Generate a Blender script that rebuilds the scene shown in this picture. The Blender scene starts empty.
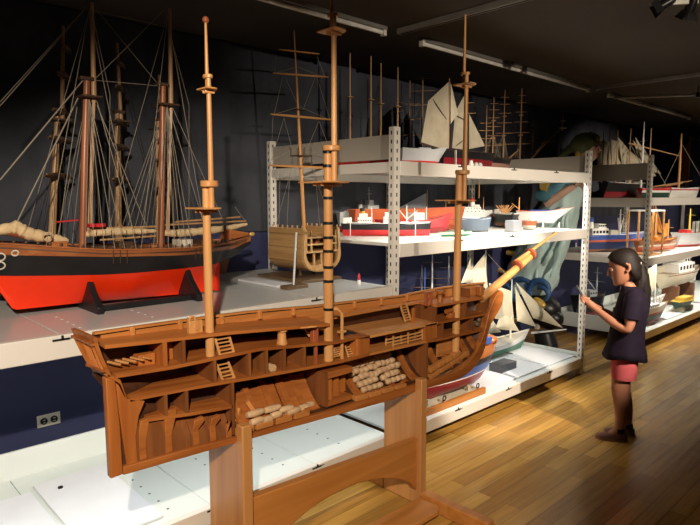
import bpy, math, random
from mathutils import Vector, Matrix
random.seed(7)
SC = bpy.context.scene
COL = SC.collection
PI = math.pi

# ------------------------------------------------------------------ camera geometry (X along the shelves, Y towards the back wall)
FOC, EYE = 590.0, 1.55
PITCH = math.atan(64 / FOC)
YAW = math.atan(627 / FOC / math.sqrt(1 + (64 / FOC) ** 2))
CT, ST = math.cos(YAW), math.sin(YAW)
FW = Vector((CT * math.cos(PITCH), ST * math.cos(PITCH), -math.sin(PITCH)))
RT = Vector((ST, -CT, 0))
UP = Vector((CT * math.sin(PITCH), ST * math.sin(PITCH), math.cos(PITCH)))


def _ray(x, y):
    return FW + RT * ((x - 350) / FOC) - UP * ((y - 262.5) / FOC)


def atY(x, y, Y):
    d = _ray(x, y); t = Y / d.y
    return Vector((d.x * t, Y, EYE + d.z * t))


def atX(x, y, X):
    d = _ray(x, y); t = X / d.x
    return Vector((X, d.y * t, EYE + d.z * t))


# ------------------------------------------------------------------ materials
def new_mat(name, rough=0.5, metal=0.0, spec=0.5):
    m = bpy.data.materials.new(name); m.use_nodes = True
    b = m.node_tree.nodes['Principled BSDF']
    b.inputs['Roughness'].default_value = rough
    b.inputs['Metallic'].default_value = metal
    b.inputs['Specular IOR Level'].default_value = spec
    return m, m.node_tree.nodes, m.node_tree.links, b


def paint(name, col, rough=0.45, metal=0.0, var=0.12, scale=9.0, spec=0.4, bump=0.0):
    m, N, L, b = new_mat(name, rough, metal, spec)
    tc = N.new('ShaderNodeTexCoord')
    nz = N.new('ShaderNodeTexNoise'); nz.inputs['Scale'].default_value = scale; nz.inputs['Detail'].default_value = 4
    L.new(tc.outputs['Object'], nz.inputs['Vector'])
    r = N.new('ShaderNodeValToRGB')
    r.color_ramp.elements[0].position = 0.3; r.color_ramp.elements[1].position = 0.7
    r.color_ramp.elements[0].color = tuple(c * (1 - var) for c in col) + (1,)
    r.color_ramp.elements[1].color = tuple(min(1, c * (1 + var)) for c in col) + (1,)
    L.new(nz.outputs['Fac'], r.inputs['Fac']); L.new(r.outputs['Color'], b.inputs['Base Color'])
    if bump:
        bp = N.new('ShaderNodeBump'); bp.inputs['Strength'].default_value = bump; bp.inputs['Distance'].default_value = 0.004
        L.new(nz.outputs['Fac'], bp.inputs['Height']); L.new(bp.outputs['Normal'], b.inputs['Normal'])
    return m


def wood(name, dark, light, axis='X', scale=22.0, rough=0.42, stretch=0.07, knots=0.0, spec=0.45):
    m, N, L, b = new_mat(name, rough, 0, spec)
    tc = N.new('ShaderNodeTexCoord'); mp = N.new('ShaderNodeMapping')
    s = [1, 1, 1]; s['XYZ'.index(axis)] = stretch
    mp.inputs['Scale'].default_value = s
    L.new(tc.outputs['Object'], mp.inputs['Vector'])
    nz = N.new('ShaderNodeTexNoise'); nz.inputs['Scale'].default_value = scale; nz.inputs['Detail'].default_value = 6
    nz.inputs['Distortion'].default_value = 0.6
    L.new(mp.outputs['Vector'], nz.inputs['Vector'])
    r = N.new('ShaderNodeValToRGB')
    r.color_ramp.elements[0].position = 0.32; r.color_ramp.elements[1].position = 0.68
    r.color_ramp.elements[0].color = tuple(dark) + (1,); r.color_ramp.elements[1].color = tuple(light) + (1,)
    L.new(nz.outputs['Fac'], r.inputs['Fac'])
    out = r.outputs['Color']
    if knots:
        v = N.new('ShaderNodeTexVoronoi'); v.inputs['Scale'].default_value = 4.5
        L.new(tc.outputs['Object'], v.inputs['Vector'])
        kr = N.new('ShaderNodeValToRGB')
        kr.color_ramp.elements[0].position = 0.03; kr.color_ramp.elements[1].position = 0.07
        kr.color_ramp.elements[0].color = (0.35, 0.25, 0.2, 1); kr.color_ramp.elements[1].color = (1, 1, 1, 1)
        L.new(v.outputs['Distance'], kr.inputs['Fac'])
        mx = N.new('ShaderNodeMixRGB'); mx.blend_type = 'MULTIPLY'; mx.inputs['Fac'].default_value = knots
        L.new(out, mx.inputs['Color1']); L.new(kr.outputs['Color'], mx.inputs['Color2']); out = mx.outputs['Color']
    L.new(out, b.inputs['Base Color'])
    bp = N.new('ShaderNodeBump'); bp.inputs['Strength'].default_value = 0.12; bp.inputs['Distance'].default_value = 0.002
    L.new(nz.outputs['Fac'], bp.inputs['Height']); L.new(bp.outputs['Normal'], b.inputs['Normal'])
    return m


def floor_mat():
    m, N, L, b = new_mat('oak_floor', 0.2, 0, 0.45)
    tc = N.new('ShaderNodeTexCoord')
    br = N.new('ShaderNodeTexBrick')
    br.offset = 0.37; br.offset_frequency = 2
    br.inputs['Scale'].default_value = 1.0
    br.inputs['Brick Width'].default_value = 0.85; br.inputs['Row Height'].default_value = 0.085
    br.inputs['Mortar Size'].default_value = 0.0011; br.inputs['Mortar Smooth'].default_value = 0.1
    br.inputs['Color1'].default_value = (0.31, 0.148, 0.028, 1); br.inputs['Color2'].default_value = (0.55, 0.305, 0.066, 1)
    br.inputs['Mortar'].default_value = (0.1, 0.05, 0.018, 1)
    L.new(tc.outputs['Object'], br.inputs['Vector'])
    mp = N.new('ShaderNodeMapping'); mp.inputs['Scale'].default_value = (0.06, 1, 1)
    L.new(tc.outputs['Object'], mp.inputs['Vector'])
    nz = N.new('ShaderNodeTexNoise'); nz.inputs['Scale'].default_value = 40; nz.inputs['Detail'].default_value = 6
    L.new(mp.outputs['Vector'], nz.inputs['Vector'])
    r = N.new('ShaderNodeValToRGB'); r.color_ramp.elements[0].position = 0.3; r.color_ramp.elements[1].position = 0.7
    r.color_ramp.elements[0].color = (0.72, 0.68, 0.62, 1); r.color_ramp.elements[1].color = (1.1, 1.08, 1.05, 1)
    L.new(nz.outputs['Fac'], r.inputs['Fac'])
    mx = N.new('ShaderNodeMixRGB'); mx.blend_type = 'MULTIPLY'; mx.inputs['Fac'].default_value = 1
    L.new(br.outputs['Color'], mx.inputs['Color1']); L.new(r.outputs['Color'], mx.inputs['Color2'])
    L.new(mx.outputs['Color'], b.inputs['Base Color'])
    n2 = N.new('ShaderNodeTexNoise'); n2.inputs['Scale'].default_value = 2.2; n2.inputs['Detail'].default_value = 3
    L.new(tc.outputs['Object'], n2.inputs['Vector'])
    r2 = N.new('ShaderNodeMapRange'); r2.inputs['To Min'].default_value = 0.13; r2.inputs['To Max'].default_value = 0.3
    L.new(n2.outputs['Fac'], r2.inputs['Value']); L.new(r2.outputs['Result'], b.inputs['Roughness'])
    return m


M = {
    'floor': floor_mat(),
    'navy': paint('navy_wall_paint', (0.040, 0.045, 0.108), 0.75, var=0.12, scale=1.6, spec=0.2),
    'drape': paint('charcoal_wall_fabric', (0.058, 0.062, 0.075), 0.9, var=0.3, scale=3.0, spec=0.1),
    'ceil': paint('charcoal_ceiling_paint', (0.085, 0.073, 0.062), 0.9, var=0.1, scale=1.2, spec=0.1),
    'shelf': paint('ivory_powder_coat', (0.74, 0.70, 0.63), 0.42, var=0.03, scale=3),
    'shelftop': paint('grey_laminate', (0.60, 0.61, 0.59), 0.3, var=0.05, scale=2),
    'deckwhite': paint('white_steel_deck', (0.72, 0.76, 0.73), 0.38, var=0.03, scale=2),
    'panel': paint('beige_end_panel', (0.42, 0.38, 0.32), 0.6, var=0.05, scale=2),
    'board': paint('white_board', (0.80, 0.81, 0.85), 0.6, var=0.02),
    'slot': paint('slot_black', (0.012, 0.012, 0.012), 0.8),
    'black': paint('black_paint', (0.011, 0.011, 0.013), 0.42, var=0.3),
    'satin': paint('black_metal', (0.016, 0.015, 0.015), 0.35, metal=0.3),
    'steel': paint('steel', (0.42, 0.41, 0.38), 0.3, metal=0.9),
    'tube': paint('unlit_tube_glass', (0.85, 0.82, 0.74), 0.25),
    'alu': paint('fixture_grey', (0.3, 0.28, 0.25), 0.45, metal=0.4),
    'ivory': paint('ivory_plastic', (0.72, 0.68, 0.56), 0.4, var=0.03),
    'pine': wood('pine_stand', (0.40, 0.165, 0.045), (0.55, 0.26, 0.085), 'Z', 16, 0.36, 0.05, knots=0.6),
    'pinex': wood('pine_stand_rail', (0.38, 0.135, 0.024), (0.52, 0.21, 0.05), 'X', 16, 0.36, 0.05, knots=0.6),
    'cedar': wood('cedar_hull', (0.26, 0.072, 0.013), (0.42, 0.14, 0.030), 'X', 26, 0.45),
    'cedarz': wood('cedar_upright', (0.30, 0.085, 0.015), (0.47, 0.155, 0.032), 'Z', 26, 0.45),
    'cedary': wood('cedar_bulkhead', (0.14, 0.043, 0.012), (0.25, 0.085, 0.022), 'Z', 20, 0.5),  # cedar darkened so the ship's interior shade is put into its colour
    'cedarshade': wood('shaded_cedar', (0.05, 0.018, 0.008), (0.1, 0.036, 0.014), 'X', 26, 0.5),  # interior cedar, darkened to hold the shade between decks in its colour
    'waist': wood('pale_deck_planks', (0.50, 0.21, 0.06), (0.66, 0.31, 0.10), 'X', 34, 0.42, 0.03),
    'cedarq': wood('quarterdeck_planks', (0.37, 0.112, 0.022), (0.50, 0.17, 0.040), 'X', 30, 0.4, 0.03),  # lighter cedar copy; brightness of the lit deck tops is put into its colour
    'deckw': wood('deck_planks', (0.42, 0.155, 0.037), (0.58, 0.24, 0.065), 'X', 34, 0.42, 0.03),
    'spar': wood('spar_pine', (0.52, 0.235, 0.072), (0.67, 0.345, 0.125), 'Z', 30, 0.38, 0.05),
    'sparx': wood('spar_pine_level', (0.52, 0.235, 0.072), (0.67, 0.345, 0.125), 'X', 30, 0.38, 0.05),
    'cream': wood('cask_wood', (0.46, 0.28, 0.14), (0.68, 0.46, 0.26), 'X', 40, 0.6, 0.3),
    'redwood': wood('red_stained_wood', (0.30, 0.07, 0.03), (0.42, 0.115, 0.045), 'Z', 30, 0.4),
    'mast_red': wood('mahogany_mast', (0.20, 0.058, 0.023), (0.36, 0.125, 0.05), 'Z', 34, 0.35, 0.05),
    'mast_tan': wood('tan_mast', (0.36, 0.20, 0.085), (0.52, 0.31, 0.15), 'Z', 34, 0.4, 0.05),
    'mahog': wood('mahogany_plank', (0.30, 0.085, 0.026), (0.46, 0.165, 0.05), 'X', 30, 0.25, 0.03),
    'dkwood': wood('dark_brown_wood', (0.045, 0.023, 0.012), (0.09, 0.048, 0.024), 'X', 30, 0.5),
    'oakhull': wood('oak_hull', (0.40, 0.22, 0.085), (0.57, 0.35, 0.15), 'Y', 40, 0.45, 0.03),
    'oakz': wood('oak_frame', (0.46, 0.26, 0.10), (0.64, 0.39, 0.17), 'Z', 40, 0.45, 0.05),
    'plinth': wood('brown_plinth', (0.12, 0.075, 0.04), (0.21, 0.13, 0.07), 'X', 20, 0.4),
    'orange': paint('vermilion_hull_paint', (0.93, 0.038, 0.004), 0.3, var=0.05, spec=0.5),
    'red': paint('red_paint', (0.55, 0.03, 0.035), 0.35, var=0.1),
    'dkred': paint('oxblood_paint', (0.22, 0.012, 0.018), 0.3, var=0.1),
    'white': paint('white_paint', (0.80, 0.79, 0.75), 0.4, var=0.03),
    'offwhite': paint('aged_white_paint', (0.62, 0.58, 0.48), 0.5, var=0.08),
    'grey': paint('warship_grey', (0.46, 0.49, 0.49), 0.5, var=0.06),
    'ltgrey': paint('light_grey_paint', (0.52, 0.54, 0.55), 0.5, var=0.06),
    'bluegrey': paint('blue_grey_paint', (0.10, 0.13, 0.17), 0.35, var=0.06),
    'dkgrey': paint('dark_grey_paint', (0.09, 0.095, 0.11), 0.5, var=0.1),
    'brick': paint('brick_red_hull', (0.50, 0.115, 0.045), 0.4, var=0.1),
    'brown': paint('brown_hull', (0.22, 0.095, 0.05), 0.45, var=0.12),
    'blue': paint('blue_paint', (0.035, 0.09, 0.33), 0.35, var=0.08),
    'dkblue': paint('dark_blue_paint', (0.018, 0.035, 0.12), 0.35, var=0.08),
    'green': paint('green_paint', (0.03, 0.17, 0.09), 0.4, var=0.1),
    'dkgreen': paint('dark_green_paint', (0.02, 0.06, 0.04), 0.5, var=0.1),
    'yellow': paint('yellow_paint', (0.62, 0.42, 0.07), 0.45, var=0.1),
    'gold': paint('gold_leaf', (0.62, 0.40, 0.09), 0.35, metal=0.35, var=0.15),
    'copper': paint('pink_copper_bottom', (0.36, 0.19, 0.14), 0.5, var=0.1),
    'sail': paint('cream_sailcloth', (0.54, 0.49, 0.36), 0.85, var=0.06, scale=14, spec=0.1),
    'sailold': paint('aged_sailcloth', (0.42, 0.37, 0.27), 0.9, var=0.1, scale=12, spec=0.1),
    'sailtan': paint('tanned_sailcloth', (0.50, 0.20, 0.045), 0.85, var=0.12, scale=14, spec=0.1),
    'saildark': paint('slate_sailcloth', (0.25, 0.26, 0.31), 0.85, var=0.1, scale=12, spec=0.1),
    'furl': paint('furled_canvas', (0.66, 0.49, 0.28), 0.9, var=0.15, scale=40, spec=0.1, bump=0.5),
    'line': paint('rigging_cord', (0.30, 0.26, 0.20), 0.9, var=0.1, spec=0.1),
    'linedk': paint('tarred_rigging', (0.04, 0.033, 0.028), 0.9, var=0.1, spec=0.1),
    'rope': paint('manila_rope', (0.55, 0.40, 0.23), 0.9, var=0.15, scale=60, spec=0.1),
    'skin': paint('skin', (0.36, 0.155, 0.088), 0.5, var=0.06, scale=12),
    'hair': paint('dark_brown_hair', (0.010, 0.006, 0.0045), 0.62, var=0.4, scale=60, spec=0.22),
    'shirt': paint('dark_purple_jersey', (0.011, 0.0065, 0.015), 0.85, var=0.2, scale=20, spec=0.15),
    'pink': paint('coral_pink_knit', (0.52, 0.10, 0.11), 0.85, var=0.06, scale=30, spec=0.15),
    'print': paint('faded_pink_print', (0.22, 0.07, 0.16), 0.8),
    'shoe': paint('brown_suede', (0.15, 0.055, 0.035), 0.8, var=0.15, scale=30),
    'sole': paint('tan_rubber', (0.34, 0.20, 0.11), 0.7),
    'sock': paint('black_sock', (0.01, 0.01, 0.012), 0.9),
    'eye': paint('eye_dark', (0.02, 0.012, 0.01), 0.2),
    'lip': paint('lip', (0.40, 0.12, 0.09), 0.45),
    'robe': paint('sea_green_robe', (0.42, 0.56, 0.53), 0.5, var=0.2, scale=6),
    'navyp': paint('navy_trim_paint', (0.03, 0.08, 0.19), 0.45, var=0.15),
    'statskin': paint('painted_flesh', (0.56, 0.35, 0.25), 0.5, var=0.08),
    'teal': paint('teal_sleeve', (0.07, 0.19, 0.24), 0.5, var=0.15),
    'stathat': paint('olive_bonnet', (0.10, 0.115, 0.04), 0.6, var=0.2),
    'plaingrey': paint('plain_grey_paint', (0.26, 0.26, 0.27), 0.5, var=0.04),
    'glass': None,
}
_m, _N, _L, _b = new_mat('case_acrylic', 0.02, 0, 0.5)
_b.inputs['Base Color'].default_value = (0.95, 0.97, 0.97, 1); _b.inputs['Transmission Weight'].default_value = 1.0; _b.inputs['IOR'].default_value = 1.02
M['glass'] = _m
_m, _N, _L, _b = new_mat('lamp_lens', 0.3)
_b.inputs['Emission Color'].default_value = (1, 0.83, 0.55, 1); _b.inputs['Emission Strength'].default_value = 2.5
M['lens'] = _m


# ------------------------------------------------------------------ mesh builder
class MB:
    def __init__(s):
        s.v, s.f, s.mi, s.m = [], [], [], 0

    def add(s, vs, fs, m=None):
        o = len(s.v); s.v += [Vector(p) for p in vs]
        for f in fs:
            s.f.append([i + o for i in f]); s.mi.append(s.m if m is None else m)
        return s

    def box(s, a, b):
        x0, y0, z0 = [min(p, q) for p, q in zip(a, b)]; x1, y1, z1 = [max(p, q) for p, q in zip(a, b)]
        return s.add([(x0, y0, z0), (x1, y0, z0), (x1, y1, z0), (x0, y1, z0), (x0, y0, z1), (x1, y0, z1), (x1, y1, z1), (x0, y1, z1)],
                     [(0, 3, 2, 1), (4, 5, 6, 7), (0, 1, 5, 4), (1, 2, 6, 5), (2, 3, 7, 6), (3, 0, 4, 7)])

    def bar(s, p, q, w, h=None, roll=None):      # rectangular bar from p to q
        p, q = Vector(p), Vector(q); d = (q - p).normalized(); h = w if h is None else h
        u = Vector((0, 0, 1)) if abs(d.z) < 0.95 else Vector((1, 0, 0))
        if roll is not None: u = Vector(roll)
        a = d.cross(u).normalized(); b = a.cross(d)
        vs = [o + a * (i * w / 2) + b * (j * h / 2) for o in (p, q) for i, j in ((-1, -1), (1, -1), (1, 1), (-1, 1))]
        return s.add(vs, [(0, 1, 2, 3), (7, 6, 5, 4), (0, 4, 5, 1), (1, 5, 6, 2), (2, 6, 7, 3), (3, 7, 4, 0)])

    def tube(s, pts, r, n=8, cap=True):
        pts = [Vector(p) for p in pts]; k = len(pts)
        rr = r if isinstance(r, (list, tuple)) else [r] * k
        t0 = (pts[1] - pts[0]).normalized()
        u = t0.cross(Vector((0, 0, 1)) if abs(t0.z) < 0.9 else Vector((1, 0, 0))).normalized()
        vs, fs = [], []
        for i, p in enumerate(pts):
            d = (pts[min(i + 1, k - 1)] - pts[max(i - 1, 0)])
            d = d.normalized() if d.length > 1e-9 else t0
            u = (u - d * u.dot(d)).normalized(); w = d.cross(u)
            for j in range(n):
                a = 2 * PI * j / n
                vs.append(p + (u * math.cos(a) + w * math.sin(a)) * rr[i])
        for i in range(k - 1):
            for j in range(n):
                j2 = (j + 1) % n
                fs.append((i * n + j, i * n + j2, (i + 1) * n + j2, (i + 1) * n + j))
        if cap:
            fs.append(tuple(reversed(range(n)))); fs.append(tuple(range((k - 1) * n, k * n)))
        return s.add(vs, fs)

    def lathe(s, prof, c=(0, 0, 0), n=16, axis='Z', sx=1, sy=1):
        c = Vector(c); vs, fs = [], []; k = len(prof)
        for r, z in prof:
            for j in range(n):
                a = 2 * PI * j / n; x, y = r * math.cos(a) * sx, r * math.sin(a) * sy
                vs.append(c + (Vector((x, y, z)) if axis == 'Z' else Vector((z, x, y)) if axis == 'X' else Vector((x, z, y))))
        for i in range(k - 1):
            for j in range(n):
                j2 = (j + 1) % n
                fs.append((i * n + j, i * n + j2, (i + 1) * n + j2, (i + 1) * n + j))
        fs.append(tuple(reversed(range(n)))); fs.append(tuple(range((k - 1) * n, k * n)))
        if axis == 'Y': fs = [tuple(reversed(f)) for f in fs]
        return s.add(vs, fs)

    def prism(s, poly, a, b, plane='XZ'):        # polygon extruded between a and b along the missing axis
        def P(u, w, e):
            return {'XZ': (u, e, w), 'XY': (u, w, e), 'YZ': (e, u, w)}[plane]
        n = len(poly)
        vs = [P(u, w, a) for u, w in poly] + [P(u, w, b) for u, w in poly]
        fs = [tuple(range(n)), tuple(reversed(range(n, 2 * n)))]
        fs += [(i, i + n, (i + 1) % n + n, (i + 1) % n) for i in range(n)]
        return s.add(vs, fs)

    def loft(s, rings, closed=True, caps=True):
        n = len(rings[0]); vs = [p for r in rings for p in r]; fs = []
        for i in range(len(rings) - 1):
            for j in range(n if closed else n - 1):
                j2 = (j + 1) % n
                fs.append((i * n + j, i * n + j2, (i + 1) * n + j2, (i + 1) * n + j))
        if caps and closed:
            fs.append(tuple(reversed(range(n)))); fs.append(tuple(range((len(rings) - 1) * n, len(rings) * n)))
        return s.add(vs, fs)

    def slab(s, top, thick, up=(0, 0, 1)):       # thickened grid: top[i][j] points, thickness along -up
        ni, nj = len(top), len(top[0]); up = Vector(up) * thick
        a = [Vector(p) for r in top for p in r]; b = [p - up for p in a]; o = ni * nj
        fs = []
        for i in range(ni - 1):
            for j in range(nj - 1):
                q = (i * nj + j, (i + 1) * nj + j, (i + 1) * nj + j + 1, i * nj + j + 1)
                fs.append(q); fs.append(tuple(k + o for k in reversed(q)))
        for i in range(ni - 1):
            for j in (0, nj - 1):
                q = (i * nj + j, i * nj + j + o, (i + 1) * nj + j + o, (i + 1) * nj + j)
                fs.append(q if j == 0 else tuple(reversed(q)))
        for j in range(nj - 1):
            for i in (0, ni - 1):
                q = (i * nj + j, i * nj + j + 1, i * nj + j + 1 + o, i * nj + j + o)
                fs.append(q if i == 0 else tuple(reversed(q)))
        return s.add(a + b, fs)

    def ball(s, c, r, n=10, sc=(1, 1, 1)):
        c = Vector(c); m = n // 2 + 1; vs, fs = [], []
        vs.append(c + Vector((0, 0, -r * sc[2])))
        for i in range(1, m):
            t = -PI / 2 + PI * i / m
            for j in range(n):
                a = 2 * PI * j / n
                vs.append(c + Vector((math.cos(t) * math.cos(a) * r * sc[0], math.cos(t) * math.sin(a) * r * sc[1], math.sin(t) * r * sc[2])))
        vs.append(c + Vector((0, 0, r * sc[2]))); e = len(vs) - 1
        for j in range(n):
            fs.append((0, 1 + (j + 1) % n, 1 + j)); fs.append((e, 1 + (m - 2) * n + j, 1 + (m - 2) * n + (j + 1) % n))
        for i in range(m - 2):
            for j in range(n):
                a, b2 = 1 + i * n + j, 1 + i * n + (j + 1) % n
                fs.append((a, b2, b2 + n, a + n))
        return s.add(vs, fs)

    def build(s, name, mats, parent=None, smooth=True, bevel=0.0, ang=40):
        me = bpy.data.meshes.new(name)
        off = wloc(parent) if parent else Vector((0, 0, 0))
        me.from_pydata([tuple(p - off) for p in s.v], [], s.f)
        for m in (mats if isinstance(mats, (list, tuple)) else [mats]):
            me.materials.append(M[m] if isinstance(m, str) else m)
        for p, i in zip(me.polygons, s.mi): p.material_index = i
        import bmesh
        bm = bmesh.new(); bm.from_mesh(me); bmesh.ops.recalc_face_normals(bm, faces=bm.faces); bm.to_mesh(me); bm.free()
        if smooth:
            me.shade_smooth(); me.set_sharp_from_angle(angle=math.radians(ang))
        o = bpy.data.objects.new(name, me); COL.objects.link(o)
        if parent: o.parent = parent
        if bevel:
            b = o.modifiers.new('bevel', 'BEVEL'); b.width = bevel; b.segments = 2; b.limit_method = 'ANGLE'
        return o


LOC = {}


def wloc(o):
    r = Vector((0, 0, 0))
    while o: r += o.location; o = o.parent
    return r


def tag(o, label, cat, group=None):
    o['label'] = label; o['category'] = cat
    if group: o['group'] = group
    return o


def thing(name, label, cat, loc=(0, 0, 0), group=None):
    o = bpy.data.objects.new(name, None); COL.objects.link(o); o.location = loc
    o.empty_display_size = 0.05
    return tag(o, label, cat, group)


def structure(o):
    o['kind'] = 'structure'; return o


def sub(o, label):
    o['label'] = label; return o


def lerp(a, b, t): return a + (b - a) * t


def pl(pts, x):                                   # piecewise linear
    if x <= pts[0][0]: return pts[0][1]
    for (a, b), (c, d) in zip(pts, pts[1:]):
        if x <= c: return lerp(b, d, (x - a) / (c - a))
    return pts[-1][1]


def copy_tree(o, parent=None):
    c = o.copy(); COL.objects.link(c); c.parent = parent
    for ch in list(o.children): copy_tree(ch, c)
    return c

# ================================================================== SETTING
CEIL = 2.6
WALLY = 3.56
structure(MB().box((-3, -3.2, -0.1), (14, WALLY, 0)).build('floor', 'floor', smooth=False))
structure(MB().box((-3, -3.2, CEIL), (14, WALLY, CEIL + 0.1)).build('ceiling', 'ceil', smooth=False))
structure(MB().box((-3, WALLY, 0), (14, WALLY + 0.1, CEIL)).build('wall_back', 'navy', smooth=False))
structure(MB().box((14, -3.2, 0), (14.1, WALLY, CEIL)).build('wall_right', 'navy', smooth=False))
structure(MB().box((-3.1, -3.2, 0), (-3, WALLY, CEIL)).build('wall_left', 'navy', smooth=False))
# pleated dark cloth hung over the upper half of the wall
dr = MB(); rows = []
N_ = 420
for i in range(N_):
    x = lerp(-1.0, 9.5, i / (N_ - 1))
    y = WALLY - 0.018 - 0.010 * math.sin(x * 23 + 1.7 * math.sin(x * 3.1)) ** 3
    rows.append([(x, y, 1.30 - 0.02 * math.sin(x * 2.2)), (x, y, CEIL - 0.01)])
dr.slab(rows, 0.004, up=(0, 1, 0))
tag(dr.build('wall_drape', 'drape'), 'dark pleated cloth hung along the top of the back wall', 'drape')

# ---- ceiling fixtures
def tube_light(x0, x1, label, y=2.59):
    t = thing('tube_light', label, 'ceiling light', ((x0 + x1) / 2, y, CEIL), 'unlit tube lights on the ceiling')
    MB().box((x0, y - 0.022, CEIL - 0.022), (x1, y + 0.022, CEIL)).build('fixture_housing', 'alu', t, bevel=0.003)
    MB().tube([(x0 + 0.03, y, CEIL - 0.036), (x1 - 0.03, y, CEIL - 0.036)], 0.013, 10).build('tube', 'tube', t)
    for x in (x0 + 0.015, x1 - 0.015):
        MB().box((x - 0.012, y - 0.016, CEIL - 0.055), (x + 0.012, y + 0.016, CEIL - 0.02)).build('lamp_holder', 'ivory', t)
tube_light(0.35, 2.75, 'unlit ceiling tube light above the tallest mast of the cutaway ship')
tube_light(3.09, 5.54, 'long unlit ceiling tube light over the middle of the shelving')
tube_light(5.97, 8.40, 'unlit ceiling tube light over the gap and right shelving')
tube_light(8.85, 11.2, 'farthest unlit ceiling tube light at the right edge')

def track(x, y0, y1, label):
    t = thing('lighting_track', label, 'track', (x, (y0 + y1) / 2, CEIL), 'lighting tracks across the ceiling')
    MB().box((x - 0.02, y0, CEIL - 0.035), (x + 0.02, y1, CEIL)).build('rail', 'alu', t, bevel=0.003)
    MB().box((x - 0.006, y0 + 0.02, CEIL - 0.037), (x + 0.006, y1 - 0.02, CEIL - 0.034)).build('slot', 'slot', t)
    return t
track(2.84, -0.9, 2.56, 'grey lighting track nearest the tall masts on the ceiling')
track(5.62, -0.9, 2.55, 'grey lighting track farther off on the right ceiling')
# lower conduit bar on a hanger
t = thing('hanging_conduit', 'thin dark conduit hanging from a rod below the right ceiling', 'conduit', (6.1, 1.9, CEIL))
MB().tube([(5.9, 2.5, 2.52), (6.7, 1.2, 2.52)], 0.012, 8).build('pipe', 'alu', t)
MB().tube([(6.28, 1.88, 2.52), (6.28, 1.88, CEIL)], 0.006, 8).build('hanger_rod', 'satin', t)
MB().lathe([(0.0, -0.03), (0.02, -0.03), (0.02, 0.012), (0.0, 0.015)], (6.28, 1.88, 2.525), 10).build('clamp', 'satin', t)
# twin spotlight, top right
sp = thing('spotlight', 'black twin spotlight with barn doors at the top right of the ceiling', 'spotlight', (3.45, 1.12, CEIL))
MB().tube([(3.45, 1.12, CEIL), (3.45, 1.12, 2.565)], 0.010, 8).build('stem', 'ivory', sp)
MB().bar((3.41, 1.17, 2.562), (3.49, 1.07, 2.562), 0.014, 0.02).build('yoke', 'ivory', sp)
for p, d in (((3.405, 1.175, 2.572), (-0.05, 0.10, -0.06)), ((3.475, 1.09, 2.565), (0.03, 0.05, -0.10))):
    p = Vector(p); d = Vector(d).normalized()
    c = MB().tube([p - d * 0.02, p, p + d * 0.05], [0.018, 0.024, 0.026], 14).build('lamp_can', 'satin', sp)
    u = d.cross(Vector((0, 0, 1))).normalized(); v = d.cross(u)
    for q in (u, -u, v, -v):
        w2 = d.cross(q); a0 = p + d * 0.05 + q * 0.024; a1 = p + d * 0.088 + q * 0.042
        MB().add([a0 - w2 * .022, a0 + w2 * .022, a1 + w2 * .034, a1 - w2 * .034, a0 - w2 * .022 + q * .003, a0 + w2 * .022 + q * .003, a1 + w2 * .034 + q * .003, a1 - w2 * .034 + q * .003], [(0, 1, 2, 3), (7, 6, 5, 4), (0, 4, 5, 1), (1, 5, 6, 2), (2, 6, 7, 3), (3, 7, 4, 0)]).build('barn_door', 'satin', c)

# ---- electrical outlet on the blue wall
o = thing('wall_outlet', 'ivory duplex outlet on the blue wall under the left counter', 'outlet', (0.965, WALLY, 0.325))
c = atY(48.5, 419.5, WALLY)
o.location = c
MB().box((c.x - 0.062, WALLY - 0.008, c.z - 0.035), (c.x + 0.062, WALLY, c.z + 0.035)).build('cover_plate', 'ivory', o, bevel=0.003)
for s in (-1, 1):
    r = MB().lathe([(0.0, -0.012), (0.019, -0.012), (0.019, 0), (0, 0)], (c.x + s * 0.027, WALLY - 0.004, c.z), 16, axis='Y').build('socket', 'slot', o)
    for q in (-1, 1):
        MB().box((c.x + s * 0.027 - 0.006, WALLY - 0.018, c.z + q * 0.008 - 0.0018), (c.x + s * 0.027 + 0.006, WALLY - 0.0155, c.z + q * 0.008 + 0.0018)).build('slot', 'ivory', r)

# ================================================================== SHELVING
YF, YB = 2.31, 3.50
X1, X2, X3, X4 = 2.537, 5.0, 6.40, 8.84           # upright positions along the shelves


def upright(x, y, z0, z1, parent, face='shelf', holes=True):
    p = MB().box((x - 0.026, y - 0.02, z0), (x + 0.026, y + 0.02, z1))
    if holes:
        z = z0 + 0.06; p.m = 1
        while z < z1 - 0.02:
            p.box((x - 0.0045, y - 0.0206, z), (x + 0.0045, y - 0.0150, z + 0.022))
            p.box((x - 0.0266, y - 0.0045, z), (x - 0.020, y + 0.0045, z + 0.022))
            z += 0.05
    return p.build('upright', ['shelf', 'slot'], parent)


def clip(parent, x, z):                              # black connector hardware under the beam lip
    m = MB(); y = YF - 0.026
    m.box((x - 0.036, y, z - 0.004), (x + 0.024, y + 0.006, z + 0.003)); m.box((x - 0.005, y, z - 0.004), (x + 0.003, y + 0.006, z + 0.014))
    m.box((x + 0.003, y, z - 0.001), (x + 0.045, y + 0.005, z + 0.001))
    return m.build('bracket_clip', 'slot', parent)


def shelf_level(parent, xa, xb, z, h=0.082, top='shelftop', ylip=0.0):
    MB().box((xa, YF - 0.022, z - h), (xb, YF + 0.012, z)).build('front_beam', 'shelf', parent, bevel=0.004)
    MB().box((xa, YB - 0.02, z - h), (xb, YB + 0.01, z - 0.005)).build('back_beam', 'shelf', parent, bevel=0.003)
    b = MB().box((xa, YF + 0.013, z - 0.022), (xb, YB - 0.021, z - 0.002)).build('shelf_board', top, parent, bevel=0.002)
    return b


def end_panel(parent, x, z0, z1, mat='panel'):
    return MB().box((x - 0.006, YF + 0.022, z0), (x + 0.006, YB - 0.02, z1)).build('end_panel', mat, parent, bevel=0.002)


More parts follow.
